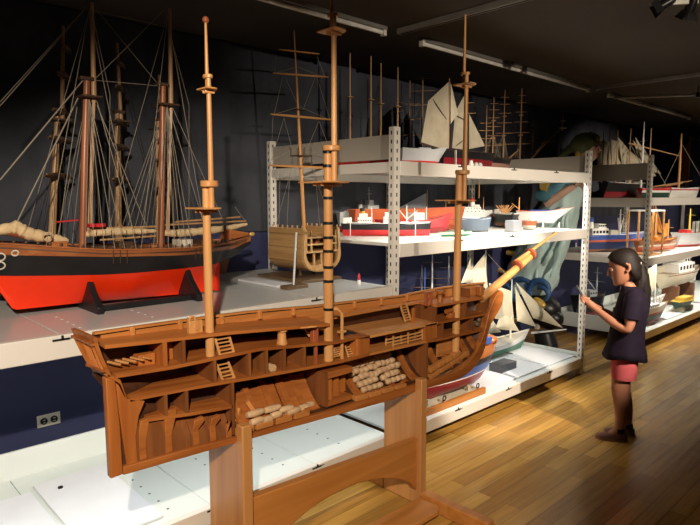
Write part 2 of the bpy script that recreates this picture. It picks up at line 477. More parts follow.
# left counter
A = thing('display_counter', 'long low left counter with grey top and ivory front edge', 'shelving', (1.0, 2.9, 0))
XA0 = -1.6
MB().box((XA0, YF - 0.022, 0.958), (X1 - 0.03, YF + 0.012, 1.048)).build('front_beam', 'shelf', A, bevel=0.004)
xs = [XA0, -0.54, 0.70, 1.93, X1 - 0.03]
for a, b in zip(xs, xs[1:]):
    MB().box((a + 0.002, YF + 0.013, 1.02), (b - 0.002, YB - 0.02, 1.044)).build('top_board', 'shelftop', A, bevel=0.002)
MB().box((XA0, YB - 0.018, 0.97), (X1 - 0.03, YB + 0.01, 1.042)).build('back_beam', 'shelf', A)
for x in (0.70, 1.93): clip(A, x, 1.032)
for x, y in ((XA0 + 0.1, YF + 0.04), (XA0 + 0.1, YB - 0.05)): upright(x, y, 0, 1.02, A, holes=False)
hm = MB()
for i in range(5):
    for xx in (0.32, 0.47, 0.80, 1.10):
        hm.lathe([(0, 0), (0.007, 0), (0.007, 0.002), (0, 0.002)], (xx, 2.40 + i * 0.07, 1.0435), 8)
sub(hm.build('peg_hole_row', 'offwhite', A), 'small pale peg holes in the grey top')
# base deck below the left counter and the cutaway ship
ZB = 0.15
def base_deck(parent, xa, xb, joints):
    MB().box((xa, YF - 0.022, 0.068), (xb, YF + 0.012, ZB)).build('front_beam', 'shelf', parent, bevel=0.004)
    xs = [xa] + joints + [xb]
    for a, b in zip(xs, xs[1:]):
        MB().box((a + 0.0015, YF + 0.013, ZB - 0.02), (b - 0.0015, 3.225, ZB - 0.004)).build('deck_panel', 'deckwhite', parent, bevel=0.002)
    MB().box((xa, 3.226, ZB - 0.02), (xb, 3.24, 0.285)).build('back_panel', 'deckwhite', parent, bevel=0.002)
    MB().box((xa + 0.02, YF + 0.1, 0), (xb - 0.02, YF + 0.13, 0.068)).build('kick_rail', 'slot', parent)
B0 = thing('base_deck', 'white steel base deck on the floor behind the pine stand', 'shelving', (1, 2.8, 0))
base_deck(B0, XA0, X1 - 0.03, [-0.54, 0.08, 0.70, 1.31, 1.93])
for x in (0.70, 1.31, 1.93): clip(B0, x, ZB - 0.012)
ph = MB()
for xx in (1.15, 1.5, 1.8, 2.2):
    for i in range(8): ph.lathe([(0, 0), (0.006, 0), (0.006, 0.0015), (0, 0.0015)], (xx, 2.42 + i * 0.095, ZB - 0.0042), 8)
sub(ph.build('peg_hole_row', 'dkgrey', B0), 'small dark peg holes in the white deck')


def light_strip(parent, xa, xb, z, watts, y=YF + 0.028, col=(0.96, 1.0, 0.97)):
    """slim lamp fixed under a shelf, tucked behind its front beam"""
    hs = MB().box((xa, y - 0.0135, z - 0.012), (xb, y + 0.0135, z)).build('light_strip', 'alu', parent)
    l = bpy.data.lights.new('strip_lamp', 'AREA'); l.shape = 'RECTANGLE'; l.size = xb - xa - 0.04; l.size_y = 0.02
    l.energy = watts; l.color = col; l.spread = math.radians(150)
    o = bpy.data.objects.new('strip_lamp', l); COL.objects.link(o); o.location = ((xa + xb) / 2, y + 0.004, z - 0.014)
    o.rotation_euler = (0, 0, 0)
light_strip(A, -0.5, X1 - 0.1, 1.02, 10.5)

# centre rack
R = thing('shelving_rack', 'ivory slotted steel rack with three levels in the centre', 'shelving', (3.8, 2.9, 0))
for x in (X1, X2):
    for y in (YF, YB): upright(x, y, 0.0, 1.955, R)
ZM, ZT = 1.29, 1.765
shelf_level(R, X1 + 0.027, X2 - 0.027, ZM, top='shelf'); shelf_level(R, X1 + 0.027, X2 - 0.027, ZT, top='shelf')
for x in (3.15, 3.78, 4.4):
    for z in (ZM, ZT): clip(R, x, z - 0.012)
end_panel(R, X1, 1.775, 1.915); end_panel(R, X2, 1.775, 1.915)
MB().box((X1 - 0.02, YF + 0.03, 1.70), (X1 + 0.02, YB - 0.03, 1.755)).build('cross_beam', 'shelf', R)
MB().box((X2 - 0.02, YF + 0.03, 1.69), (X2 + 0.02, YB - 0.03, 1.755)).build('cross_beam', 'shelf', R)
MB().box((X2 - 0.02, YF + 0.03, 1.225), (X2 + 0.02, YB - 0.03, 1.275)).build('cross_beam', 'shelf', R)
upright(3.79, YB, 0.0, 1.76, R)
light_strip(R, X1 + 0.08, X2 - 0.08, ZT - 0.022, 18); light_strip(R, X1 + 0.08, X2 - 0.08, ZM - 0.022, 9.5)
base_deck(R, X1 + 0.027, X2 - 0.027, [3.17, 3.79, 4.41])
for x in (3.17, 3.79, 4.41): clip(R, x, ZB - 0.012)
MB().box((X2 - 0.008, YF + 0.02, 0.15), (X2 + 0.008, 3.24, 0.19)).build('end_skirt', 'deckwhite', R, bevel=0.002)

# right rack
R2 = thing('shelving_rack', 'ivory slotted steel rack at the right behind the girl', 'shelving', (7.6, 2.9, 0))
for x in (X3, X4):
    for y in (YF, YB): upright(x, y, 0.0, 1.99, R2)
ZM2, ZT2 = 0.935, 1.56
shelf_level(R2, X3 + 0.027, X4 - 0.027, ZM2, top='shelf'); shelf_level(R2, X3 + 0.027, X4 - 0.027, ZT2, top='shelf')
end_panel(R2, X3, 1.74, 1.91)
MB().box((X3 - 0.02, YF + 0.03, 1.46), (X3 + 0.02, YB - 0.03, 1.55)).build('cross_beam', 'shelf', R2)
MB().box((X3 - 0.02, YF + 0.03, 0.86), (X3 + 0.02, YB - 0.03, 0.925)).build('cross_beam', 'shelf', R2)
light_strip(R2, X3 + 0.08, X4 - 0.08, ZT2 - 0.022, 16, col=(1, 0.96, 0.86)); light_strip(R2, X3 + 0.08, X4 - 0.08, ZM2 - 0.022, 14, col=(1, 0.96, 0.86))
base_deck(R2, X3 + 0.027, X4 - 0.027, [7.04, 7.66, 8.28])
MB().box((X3 - 0.008, YF + 0.02, 0.10), (X3 + 0.008, 3.24, 0.26)).build('end_skirt', 'deckwhite', R2, bevel=0.002)
R3 = thing('shelving_rack', 'farthest ivory rack running off the right edge', 'shelving', (10, 2.9, 0))
for x in (X4 + 0.06, 11.3):
    for y in (YF, YB): upright(x, y, 0.0, 1.99, R3, holes=False)
light_strip(R3, X4 + 0.12, 11.2, ZT2 - 0.022, 18, col=(1, 0.96, 0.86)); light_strip(R3, X4 + 0.12, 11.2, ZM2 - 0.022, 18, col=(1, 0.96, 0.86))
shelf_level(R3, X4 + 0.09, 11.27, ZM2, top='shelf'); shelf_level(R3, X4 + 0.09, 11.27, ZT2, top='shelf')
base_deck(R3, X4 + 0.09, 11.27, [9.5, 10.1, 10.7])

# loose white boards on the base decks
def board(x0, x1, y0, y1, z, label, rz=0, group='white boards lying on the base deck', th=0.012):
    cx, cy = (x0 + x1) / 2, (y0 + y1) / 2
    o = tag(MB().box((x0 - cx, y0 - cy, 0), (x1 - cx, y1 - cy, th)).build('white_board', 'board', bevel=0.002), label, 'board', group)
    o.location = (cx, cy, z); o.rotation_euler.z = rz
    return o
board(0.20, 0.735, 2.34, 2.99, ZB, 'white board at the lower left corner of the photo')
board(0.76, 1.10, 2.36, 3.05, ZB, 'white board with a bolt on it below the stern of the cutaway ship')
tag(MB().lathe([(0, 0), (0.012, 0), (0.012, 0.006), (0.005, 0.009), (0, 0.009)], (0.85, 2.93, ZB + 0.0125), 10).build('bolt', 'satin'), 'small dark bolt lying on the white board at lower left', 'bolt')
board(3.58, 4.02, 2.36, 3.0, ZB, 'white board lying nearest the wooden boat cradle')
board(4.04, 4.50, 2.36, 2.92, ZB, 'white board on the base deck in front of the grey block')
board(4.52, 4.98, 2.36, 2.94, ZB, 'white board at the end of the base deck by the slotted post')

# ================================================================== CUTAWAY SHIP
YC = 1.88


def C(x, y, Y=YC):
    p = atY(x, y, Y); return (p.x, p.z)


def hbtop(X):                                       # half breadth at deck level
    return pl([(0.66, 0.115), (0.9, 0.145), (1.2, 0.185), (1.6, 0.215), (2.1, 0.215), (2.4, 0.20), (2.65, 0.165), (2.8, 0.115), (2.9, 0.06), (3.0, 0.012)], X)


def keelz(X): return pl([(0.74, 0.668), (1.0, 0.657), (1.25, 0.637), (1.72, 0.626), (2.35, 0.622), (2.566, 0.632), (2.704, 0.665), (2.798, 0.727), (2.84, 0.80), (2.87, 0.89), (2.9, 1.0)], X)


def hb(X, z):
    k = keelz(X); top = hbtop(X)
    q = max(0.0, min(1.0, (z - k) / max(0.04, 0.875 - k)))
    full = pl([(0.68, 1.6), (0.95, 1.05), (1.25, 0.72), (1.6, 0.48), (2.3, 0.46), (2.6, 0.6), (2.85, 0.8)], X)
    w = top * (q ** full)
    if z < 0.955 and X < 0.95: w *= max(0.02, min(1.0, (X - 0.70) / 0.25)) ** (0.25 + 1.35 * (0.955 - z) / 0.1 if z > 0.855 else 1.6) if X > 0.701 else 0.02
    if z > 0.9: w *= 1 - 0.9 * (z - 0.9) ** 1.0
    return max(0.004, w)


SHIP = thing('cutaway_ship_model', 'large orange-brown wooden cutaway ship model open along its side on a pine stand', 'ship model', (1.7, YC, 0.62))
QD = [C(*p) for p in ((98, 346), (160, 339.5), (230, 331.5), (330, 323.5))]
UD = [C(*p) for p in ((108, 376), (175, 365.5), (260, 348), (340, 341), (357, 336.5), (370, 335.5), (425, 324.5), (438, 322), (487, 313))]
LD = [C(*p) for p in ((127, 399), (195, 386), (267, 374), (340, 361), (370, 353), (425, 341), (438, 339), (487, 328))]
OR = [C(*p) for p in ((143, 419), (195, 412), (233, 405))]
FC = [C(*p) for p in ((437, 305), (487, 296.5))]


def deck(name, line, mat, x0=None, x1=None, th=0.012, w=1.0, n=None, yin=0.0):
    x0 = line[0][0] if x0 is None else x0; x1 = line[-1][0] if x1 is None else x1
    n = n or max(3, int((x1 - x0) / 0.04)); rows = []
    for i in range(n + 1):
        x = lerp(x0, x1, i / n); z = pl(line, x); b = (hb(x, z) - 0.004) * w
        rows.append([(x, YC + yin + b * t, z + 0.006 * math.sin(t * 1.5)) for t in (0, 0.35, 0.7, 1.0)])
    return MB().slab(rows, th).build(name, mat, SHIP, ang=30)


# hull shell, far side, planked
rows = []
NX = 58
for i in range(NX + 1):
    x = lerp(0.70, 2.90, i / NX)
    top = pl([(0.66, 1.105), (0.9, 1.098), (1.35, 1.08), (1.7, 1.055), (2.3, 1.035), (2.5, 1.045), (2.9, 1.06)], x)
    k = keelz(x)
    rows.append([(x, YC + hb(x, lerp(k, top, j / 18)), lerp(k, top, j / 18)) for j in range(19)])
MB().slab(rows, 0.011, up=(0, -1, 0)).build('hull_shell', 'cedarshade', SHIP, ang=60)
# rail on top of the bulwark with timber heads
rail = MB(); rr = []
for r_, k in ((rows, 18),):
    pts = [Vector(r[k]) for r in rows]
rl = MB()
for a, b in zip(pts, pts[1:]): rl.bar(a + Vector((0, -0.004, 0.003)), b + Vector((0, -0.004, 0.003)), 0.018, 0.008)
rl.build('bulwark_rail', 'deckw', SHIP)
# bright inner bulwark planking along quarterdeck, gangway and forecastle
bw = []
for i in range(NX + 1):
    x = lerp(0.72, 2.86, i / NX)
    tz = pl([(0.66, 1.10), (0.9, 1.093), (1.35, 1.075), (1.7, 1.05), (2.3, 1.03), (2.5, 1.04), (2.9, 1.055)], x)
    bz = max(pl([(0.68, 1.07), (1.66, 1.0), (2.4, 0.985), (2.9, 0.985)], x), tz - 0.06)
    bw.append([(x, YC + hb(x, z) - 0.012, z) for z in (bz, (bz + tz) / 2, tz)])
MB().slab(bw, 0.005, up=(0, 1, 0)).build('inner_bulwark', 'deckw', SHIP)
for i in range(11):
    x = 0.83 + i * 0.19
    tz = pl([(0.66, 1.105), (0.9, 1.098), (1.35, 1.08), (1.7, 1.055), (2.3, 1.035), (2.5, 1.045), (2.9, 1.06)], x)
    y = YC + hb(x, tz) - 0.022
    MB().box((x - 0.009, y - 0.004, tz - 0.03), (x + 0.009, y + 0.012, tz + 0.010)).build('timber_head', 'deckw', SHIP, bevel=0.003)
# gangway along the far side of the waist
gw = []
for i in range(17):
    x = lerp(1.62, 2.42, i / 16); z = 1.004
    gw.append([(x, YC + hb(x, z) - 0.07, z), (x, YC + hb(x, z) - 0.012, z)])
MB().slab(gw, 0.010).build('gangway', 'deckw', SHIP)

deck('quarterdeck', QD, 'cedarq', 0.70, QD[-1][0])
deck('upper_deck', UD, 'cedar', 0.73, 1.905)
deck('waist_deck', UD, 'waist', 1.907, 2.41, n=14)
deck('fore_deck', UD, 'cedar', 2.412, 2.87)
deck('lower_deck', LD, 'cedar', 0.775, 1.905)
deck('lower_deck', LD, 'deckw', 1.907, 2.32)
deck('lower_deck', LD, 'cedar', 2.322, 2.84)
deck('orlop_deck', OR, 'cedar', 0.83, 1.166)
# forecastle deck, its after edge cut back at a slant
rows = []
for i in range(13):
    t = i / 12; row = []
    for j in range(5):
        s = j / 4; xa = 2.40 - 0.02 * s; x = lerp(xa, 2.87, t); z = pl(FC, x)
        row.append((x, YC + (hb(x, z) - 0.006) * s, z + 0.005 * math.sin(1.5 * s)))
    rows.append(row)
MB().slab(rows, 0.012).build('forecastle_deck', 'cedarq', SHIP)

# keel, stern post, rudder, stem
kp = [C(*p) for p in ((122, 474), (213, 448), (300, 424), (381, 402), (425, 387))]
kt = [C(*p) for p in ((425, 380.5), (340, 406.5), (252, 432.5), (195, 446), (122, 466))]
MB().prism(kp + kt, YC - 0.012, YC + 0.03).build('keel', 'cedar', SHIP, bevel=0.002)
sp_ = [C(*p) for p in ((114, 379), (121, 384), (127, 399), (145, 401), (139, 416), (136, 437), (138, 462), (127, 466))]
MB().prism(sp_, YC, YC + 0.03).build('stern_post', 'cedarz', SHIP, bevel=0.002)
ru = [C(*p) for p in ((104, 377), (114, 379), (119, 425), (122, 473), (109.5, 478), (107, 430))]
MB().prism(ru, YC - 0.012, YC + 0.02).build('rudder', 'cedarz', SHIP, bevel=0.004)
so = [(499, 290), (502, 294), (500.5, 304), (496, 313), (490, 323), (486, 335), (481.5, 353), (471, 369), (457, 378.5), (440, 384), (425, 388)]
si = [(425, 380), (439, 377.5), (455, 371), (468, 361), (478, 345), (483.5, 330), (487, 314), (490, 305), (494, 296)]
def smooth_line(p, n=3):
    out = []
    for i in range(len(p) - 1):
        a = p[max(0, i - 1)]; b = p[i]; c = p[i + 1]; d = p[min(len(p) - 1, i + 2)]
        for k in range(n):
            t = k / n
            out.append(tuple(0.5 * (2 * b[q] + (c[q] - a[q]) * t + (2 * a[q] - 5 * b[q] + 4 * c[q] - d[q]) * t * t + (3 * b[q] - a[q] - 3 * c[q] + d[q]) * t ** 3) for q in range(2)))
    return out + [p[-1]]
MB().prism([C(*p) for p in smooth_line(so) + smooth_line(si)], YC - 0.012, YC + 0.028).build('stem', 'cedar', SHIP, bevel=0.003)
# head rails sweeping from bow to stem head
for a, b, c in (((486, 303), (495, 305), (499, 297)), ((485, 312), (493, 312), (498, 304))):
    q = [C(*p) for p in smooth_line([a, b, c], 4)]
    MB().tube([(x, YC + 0.035, z) for x, z in q], 0.006, 8).build('head_rail', 'cedar', SHIP)

# raked transom with carved uprights
ne = [C(*p) for p in ((93, 338), (95, 347), (100, 360), (108, 377))]
tr = []
for i in range(9):
    t = i / 8 * 3; k = min(2, int(t)); f = t - k
    x = lerp(ne[k][0], ne[k + 1][0], f); z = lerp(ne[k][1], ne[k + 1][1], f)
    b = lerp(0.165, 0.10, i / 8)
    tr.append([(x - 0.012 * s * s, YC + b * s, z + 0.006 * (1 - i / 8) * s) for s in (0, 0.25, 0.5, 0.75, 1.0)])
trn = MB().slab(tr, 0.012, up=(-1, 0, 0)).build('transom', 'cedar', SHIP)
for k in range(5):
    s = 0.12 + k * 0.19; pts = []
    for i in range(2, 8):
        r = tr[i]; a = Vector(r[0]).lerp(Vector(r[4]), s); a.x -= 0.012 * (s * s - s) ; pts.append(a + Vector((-0.002, 0, 0)))
    m = MB()
    for a, b in zip(pts, pts[1:]): m.bar(a, b, 0.012, 0.01)
    m.build('carved_upright', 'cedarz', trn)
for i in (2, 7):
    m = MB()
    for a, b in zip(tr[i], tr[i][1:]): m.bar(Vector(a) + Vector((-0.004, 0, 0)), Vector(b) + Vector((-0.004, 0, 0)), 0.014, 0.008)
    m.build('transom_moulding', 'cedar', trn)
MB().prism([C(*p) for p in ((105, 375), (109, 374), (121, 380), (128, 399), (124, 398), (118, 386))], YC, YC + 0.06).build('counter_timber', 'cedar', SHIP, bevel=0.003)


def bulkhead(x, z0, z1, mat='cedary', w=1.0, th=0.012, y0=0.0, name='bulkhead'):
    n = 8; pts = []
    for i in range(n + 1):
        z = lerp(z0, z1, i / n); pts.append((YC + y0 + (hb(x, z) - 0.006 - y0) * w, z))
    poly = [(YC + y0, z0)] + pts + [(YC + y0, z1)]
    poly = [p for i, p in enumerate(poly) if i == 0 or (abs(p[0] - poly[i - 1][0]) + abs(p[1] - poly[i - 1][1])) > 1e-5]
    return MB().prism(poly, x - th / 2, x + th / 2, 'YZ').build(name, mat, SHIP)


def zu(l, x): return pl(l, x) + 0.001
def zt(l, x): return pl(l, x) - 0.012


# between quarterdeck and upper deck
for px_ in (165,):
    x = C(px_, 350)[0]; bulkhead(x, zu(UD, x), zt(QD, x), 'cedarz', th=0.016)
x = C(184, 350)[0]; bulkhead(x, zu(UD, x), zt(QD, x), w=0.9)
x = C(178, 350)[0]
MB().box((x - 0.035, YC + 0.075, zu(UD, x)), (x + 0.03, YC + 0.085, zt(QD, x) - 0.004)).build('cabin_door', 'cedarz', SHIP)
# stern cabin: bench and window bars
for k in range(5):
    z = C(112, 372)[1] + 0.012
    MB().bar((0.735 + k * 0.026, YC + 0.075, z + 0.004), (0.755 + k * 0.026, YC + 0.02, z + 0.002), 0.006).build('grating_bar', 'spar', SHIP)
MB().box((0.83, YC + 0.05, zu(UD, 0.86)), (0.89, YC + 0.10, zu(UD, 0.86) + 0.04)).build('cabin_bench', 'cedarz', SHIP, bevel=0.002)
# between upper and lower deck
for px_ in (215, 250, 267, 285, 305):
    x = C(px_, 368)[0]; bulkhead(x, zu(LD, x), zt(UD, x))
# between lower deck and orlop
for px_ in (166, 187):
    x = C(px_, 402)[0]; bulkhead(x, zu(OR, x), zt(LD, x))
x = C(233, 400)[0]; bulkhead(x, keelz(x) + 0.01, zt(LD, x))
x = C(427, 365)[0]; bulkhead(x, keelz(x) + 0.005, zt(LD, x), 'cedary', th=0.014)
# front lining boxes between the raised decks
for a, b in ((357, 370), (425, 437)):
    xa, xb = C(a, 345)[0], C(b, 338)[0]
    MB().box((xa, YC, zu(LD, xa) - 0.004), (xb, YC + 0.05, pl(UD, xb) - 0.0005)).build('lining_panel', 'cedarz', SHIP, bevel=0.002)
# forward partitions
for px_, l0, l1 in ((437, UD, FC), (467, UD, FC), (487, UD, FC), (474, LD, UD), (444, LD, UD)):
    x = C(px_, 312)[0] - 0.006; bulkhead(x, zu(l0, x), zt(l1, x), w=0.9)
for px_ in (422,):
    x = C(px_, 310)[0]
    MB().box((x - 0.006, YC + 0.05, zu(UD, x)), (x + 0.006, YC + 0.062, 0.99)).build('stanchion', 'cedarz', SHIP)
# pump well amidships
xa, xb = C(313, 390)[0], C(352, 390)[0]; xm = C(328, 390)[0]
zb, zt_ = 0.645, C(330, 372)[1]
w_ = thing('pump_well', '', 'part', (0, 0, 0)) if False else None
MB().box((xm - 0.012, YC + 0.10, zb), (xm + 0.0, YC + 0.112, zt_ - 0.012)).build('pump_well_back', 'cedarshade', SHIP)
pw = MB().box((xm, YC - 0.004, zt_ - 0.028), (xb, YC + 0.10, zt_)).build('pump_well', 'cedar', SHIP, bevel=0.002)
MB().box((xm, YC - 0.004, zb), (xb, YC + 0.10, zb + 0.022)).build('sill', 'cedar', pw, bevel=0.002)
MB().box((xm - 0.014, YC - 0.004, zb), (xm - 0.001, YC + 0.16, zt_)).build('side_board', 'cedary', pw)
for k in range(3):
    x = lerp(xm + 0.006, xb - 0.02, k / 2)
    MB().box((x, YC + 0.012 + 0.02 * k, zb + 0.023), (x + 0.028, YC + 0.026 + 0.02 * k, zt_ - 0.029)).build('slat', 'cedarz', pw)

# frames: curved ribs inside the hold
def rib(x, z1, wid=0.03, dep=0.026, mat='cedar', z0=None, lean=0.0):
    k = keelz(x) + 0.004; z0 = k if z0 is None else z0; pts = []
    for i in range(11):
        z = lerp(z0, z1, (i / 10) ** 1.5); pts.append((YC + max(0.0, hb(x, z) - 0.011), z))
    inner = [(max(YC, y - dep), z + dep * 0.75 * (1 - i / 10)) for i, (y, z) in enumerate(pts)]
    top = []
    for i in range(11):
        dx = lean * (i / 10)
        a, b = pts[i], inner[i]
        top.append([(x - wid / 2 + dx, a[0], a[1]), (x + wid / 2 + dx, a[0], a[1]), (x + wid / 2 + dx, b[0], b[1]), (x - wid / 2 + dx, b[0], b[1])])
    return MB().loft(top).build('frame_rib', mat, SHIP, ang=35)
for x in (1.21, 1.29, 1.38, 1.47, 1.54): rib(x, 0.79, 0.026, 0.026)
for x in (1.86, 1.97, 2.08, 2.17, 2.25): rib(x, 0.78, 0.026, 0.024)
for x in (2.38, 2.46, 2.54, 2.62, 2.69, 2.75): rib(x, pl(LD, x) - 0.03, 0.026, 0.026)
# lining boards and slim frames of the aft hold
for xa, xb in ((0.79, 0.896), (0.898, 0.99), (0.992, 1.074), (1.076, 1.158)):
    rows = []
    for i in range(5):
        x = lerp(xa, xb, i / 4); k = pl([(0.74, 0.668), (1.0, 0.657), (1.25, 0.637)], x); tz = pl(OR, x) - 0.02
        rows.append([(x, YC + max(0.010, hb(x, lerp(k, tz, f)) - 0.022), lerp(k + 0.001, tz, f)) for f in (0, 0.2, 0.4, 0.6, 0.8, 1.0)])
    MB().slab(rows, 0.007, up=(0, 1, 0)).build('lining_board', 'cedary', SHIP)  # darker cedar stands in for the shade of the aft hold
for px_, top, hook in ((142, 420, 0.012), (168, 410, 0.02), (196, 419, 0.022), (213, 417, 0.02), (229, 424, 0.012)):
    x, z = C(px_, top); k = pl([(0.74, 0.668), (1.0, 0.657), (1.25, 0.637)], x)
    prof = [(x - 0.012, k + 0.001), (x + 0.014, k + 0.001), (x + 0.012, k + 0.06), (x + 0.014 + hook, z - 0.016), (x + 0.010 + hook, z), (x - 0.004, z - 0.006), (x - 0.012, z - 0.04)]
    MB().prism(prof, YC + 0.002, YC + 0.022).build('aft_frame', 'cedar', SHIP, bevel=0.002)
for a, b in (((186, 437), (211, 431)), ((213, 436), (228, 428)), ((262, 418), (254, 404)), ((240, 424), (246, 412))):
    (x0, z0), (x1, z1) = C(*a), C(*b)
    MB().bar((x0, YC + 0.035, z0), (x1, YC + 0.05, z1), 0.02, 0.016).build('floor_timber', 'deckw', SHIP)
# inner planking of the hold sides
for xa, xb in ((1.23, 1.44), (1.45, 1.62)):
    rows = []
    for i in range(6):
        x = lerp(xa, xb, i / 5)
        rows.append([(x, YC + max(0.02, hb(x, z) - 0.03), z) for z in (keelz(x) + 0.012, keelz(x) + 0.03, keelz(x) + 0.06, 0.73, 0.775)])
    MB().slab(rows, 0.008, up=(0, -0.7, 0.7)).build('ceiling_planking', 'cedar', SHIP)
# stringers along the bilge at the cut
for (a, b) in (((236, 433), (312, 412)), ((356, 399), (408, 385)), ((356, 407), (406, 392)), ((430, 378), (470, 352)), ((430, 371), (462, 352))):
    (x0, z0), (x1, z1) = C(*a), C(*b)
    m = MB(); n = 4
    for i in range(n):
        p, q = Vector((lerp(x0, x1, i / n), YC + 0.012, lerp(z0, z1, i / n))), Vector((lerp(x0, x1, (i + 0.86) / n), YC + 0.012, lerp(z0, z1, (i + 0.86) / n)))
        m.bar(p, q, 0.03, 0.024)
    m.build('bilge_stringer', 'deckw', SHIP, bevel=0.002)

# casks and logs stowed in the hold
def cask(p, L, r, d=(1, 0, 0)):
    d = Vector(d).normalized(); p = Vector(p)
    return MB().tube([p - d * L * 0.5, p - d * L * 0.46, p - d * L * 0.2, p + d * L * 0.2, p + d * L * 0.46, p + d * L * 0.5],
                     [r * 0.75, r * 0.84, r, r, r * 0.84, r * 0.75], 10).build('cask', 'cream', SHIP, ang=50)
for px_, py_, L, dy in ((255, 413, 0.075, 0.02), (272, 408.5, 0.075, 0.02), (257, 421, 0.06, 0.01), (267, 419.5, 0.05, 0.01), (280, 412, 0.07, 0.035), (286, 409, 0.07, 0.02), (293, 411, 0.07, 0.015), (303, 407.5, 0.06, 0.03), (309, 405, 0.05, 0.05), (276, 415, 0.05, 0.015)):
    q = atY(px_, py_, YC + dy); cask((q.x, q.y, q.z), L, 0.0145)
rc = random.Random(3)
for row in range(5):
    for col in range(10):
        if col in (4, 9) and row == 0: continue
        x = 1.875 + col * 0.031 + (0.006 if row % 2 else 0) + rc.uniform(-.002, .002)
        if row >= 3 and col < 1: continue
        y = YC + 0.030 + row * 0.031; z = 0.688 + row * 0.020 + rc.uniform(-.004, .004) + (0.006 if col > 5 else 0)
        if hb(x, z) < y - YC + 0.02: y = YC + hb(x, z) - 0.022
        cask((x, y, z), 0.034, 0.0158, (1, rc.uniform(-.12, .12), 0))
for col in range(4):
    x = 1.885 + col * 0.034
    cask((x, YC + 0.014, 0.664), 0.033, 0.014)
    cask((x + 0.165, YC + 0.014, 0.668), 0.033, 0.014)
for px_, py_, dy in ((441, 366, 0.03), (446, 363, 0.05), (447, 367, 0.02), (452, 364, 0.035), (455, 361, 0.06), (438, 363, 0.06), (460, 362, 0.05)):
    q = atY(px_, py_, YC + dy); cask(q, 0.034, 0.014, (1, 0.2, 0.1))
x, z = C(276, 369.5); MB().tube([(x, YC + 0.02, z), (x, YC + 0.05, z)], 0.017, 14).build('cask', 'cream', SHIP)
for a in ((477, 324), (482, 322), (479, 320)):
    q = atY(*a, YC + 0.03); MB().ball(q, 0.014, 10).build('sack', 'plinth', SHIP)


# ladders
def ladder(a, b, wid, mat='spar', n=6, dy=(0.02, 0.02), across=(1, 0, 0)):
    p, q = atY(*a, YC + dy[0]), atY(*b, YC + dy[1]); w = Vector(across) * wid / 2
    l = MB(); l.bar(p - w, q - w, 0.006, 0.008); l.bar(p + w, q + w, 0.006, 0.008)
    for i in range(n):
        c = p.lerp(q, (i + 0.6) / n); l.bar(c - w, c + w, 0.004, 0.005)
    return l.build('ladder', mat, SHIP)
ladder((221, 333), (227, 354.5), 0.06, n=6, dy=(0.03, 0.015))
ladder((222, 362), (229, 380.5), 0.05, n=5, dy=(0.05, 0.015))
ladder((306, 325), (313, 336), 0.035, n=4, dy=(0.10, 0.06))
ladder((339, 344), (336, 357), 0.045, n=6, dy=(0.06, 0.02))
ladder((348, 343), (352, 357), 0.045, n=6, dy=(0.06, 0.02))
ladder((403, 303), (408, 321), 0.045, n=7, dy=(0.10, 0.08))

# quarterdeck fittings
q = atY(208, 331, YC + 0.03)
cap = MB().box((q.x - 0.075, YC + 0.03, q.z - 0.002), (q.x - 0.02, YC + 0.05, q.z + 0.045)).build('belfry', 'spar', SHIP, bevel=0.003)
MB().lathe([(0.018, 0), (0.018, 0.006), (0.010, 0.012), (0.010, -0.004)], (q.x - 0.047, YC + 0.029, q.z + 0.02), 14, axis='Y').build('bell_wheel', 'spar', cap)
MB().tube([(q.x - 0.075 + 0.006 + 0.012 * (1 - math.cos(a)), YC + 0.04, q.z + 0.045 + 0.016 * math.sin(a)) for a in [i * PI / 8 for i in range(9)]], 0.004, 8).build('bell_arch', 'spar', cap)
q = atY(282, 348, YC + 0.03)                        # capstan in the waist
cp = MB().lathe([(0.0, 0), (0.022, 0), (0.024, 0.006), (0.019, 0.02), (0.017, 0.05), (0.024, 0.056), (0.024, 0.066), (0.016, 0.072), (0, 0.073)], (q.x, q.y, pl(UD, q.x)), 16).build('capstan', 'spar', SHIP)
for ang in (0.25, -0.35, 1.0):
    d = Vector((math.cos(ang), math.sin(ang), 0)); c = Vector((q.x, q.y, pl(UD, q.x) + 0.061))
    MB().tube([c, c + d * 0.15], 0.0035, 6).build('capstan_bar', 'spar', cp)
x = C(319, 340)[0]                                  # bitts
MB().box((x - 0.018, YC + 0.015, pl(UD, x)), (x + 0.012, YC + 0.04, pl(UD, x) + 0.06)).build('bitts', 'redwood', SHIP, bevel=0.003)
x = C(318, 350)[0]
MB().box((x - 0.006, YC + 0.01, pl(LD, x)), (x + 0.006, YC + 0.022, zt(UD, x))).build('stanchion', 'redwood', SHIP)
# arched gallows and pump by the mainmast
q = C(345, 340); zt2 = C(345, 312)[1]
MB().tube([(q[0] - 0.075, YC + 0.05, q[1] + 0.12), (q[0] - 0.055, YC + 0.045, zt2 + 0.012), (q[0] - 0.02, YC + 0.03, zt2 + 0.012), (q[0], YC + 0.02, zt2 - 0.01), (q[0], YC + 0.02, pl(LD, q[0]))], 0.0075, 8).build('gallows', 'spar', SHIP)
MB().box((q[0] - 0.02, YC + 0.012, pl(UD, q[0]) + 0.03), (q[0] + 0.02, YC + 0.03, pl(UD, q[0]) + 0.038)).build('pump_brake', 'spar', SHIP)
# hatch in the waist
xa, xb = C(352, 330)[0], C(364, 330)[0]
MB().box((xa, YC + 0.05, 0.928), (xb, YC + 0.12, 0.932)).build('hatch', 'slot', SHIP)
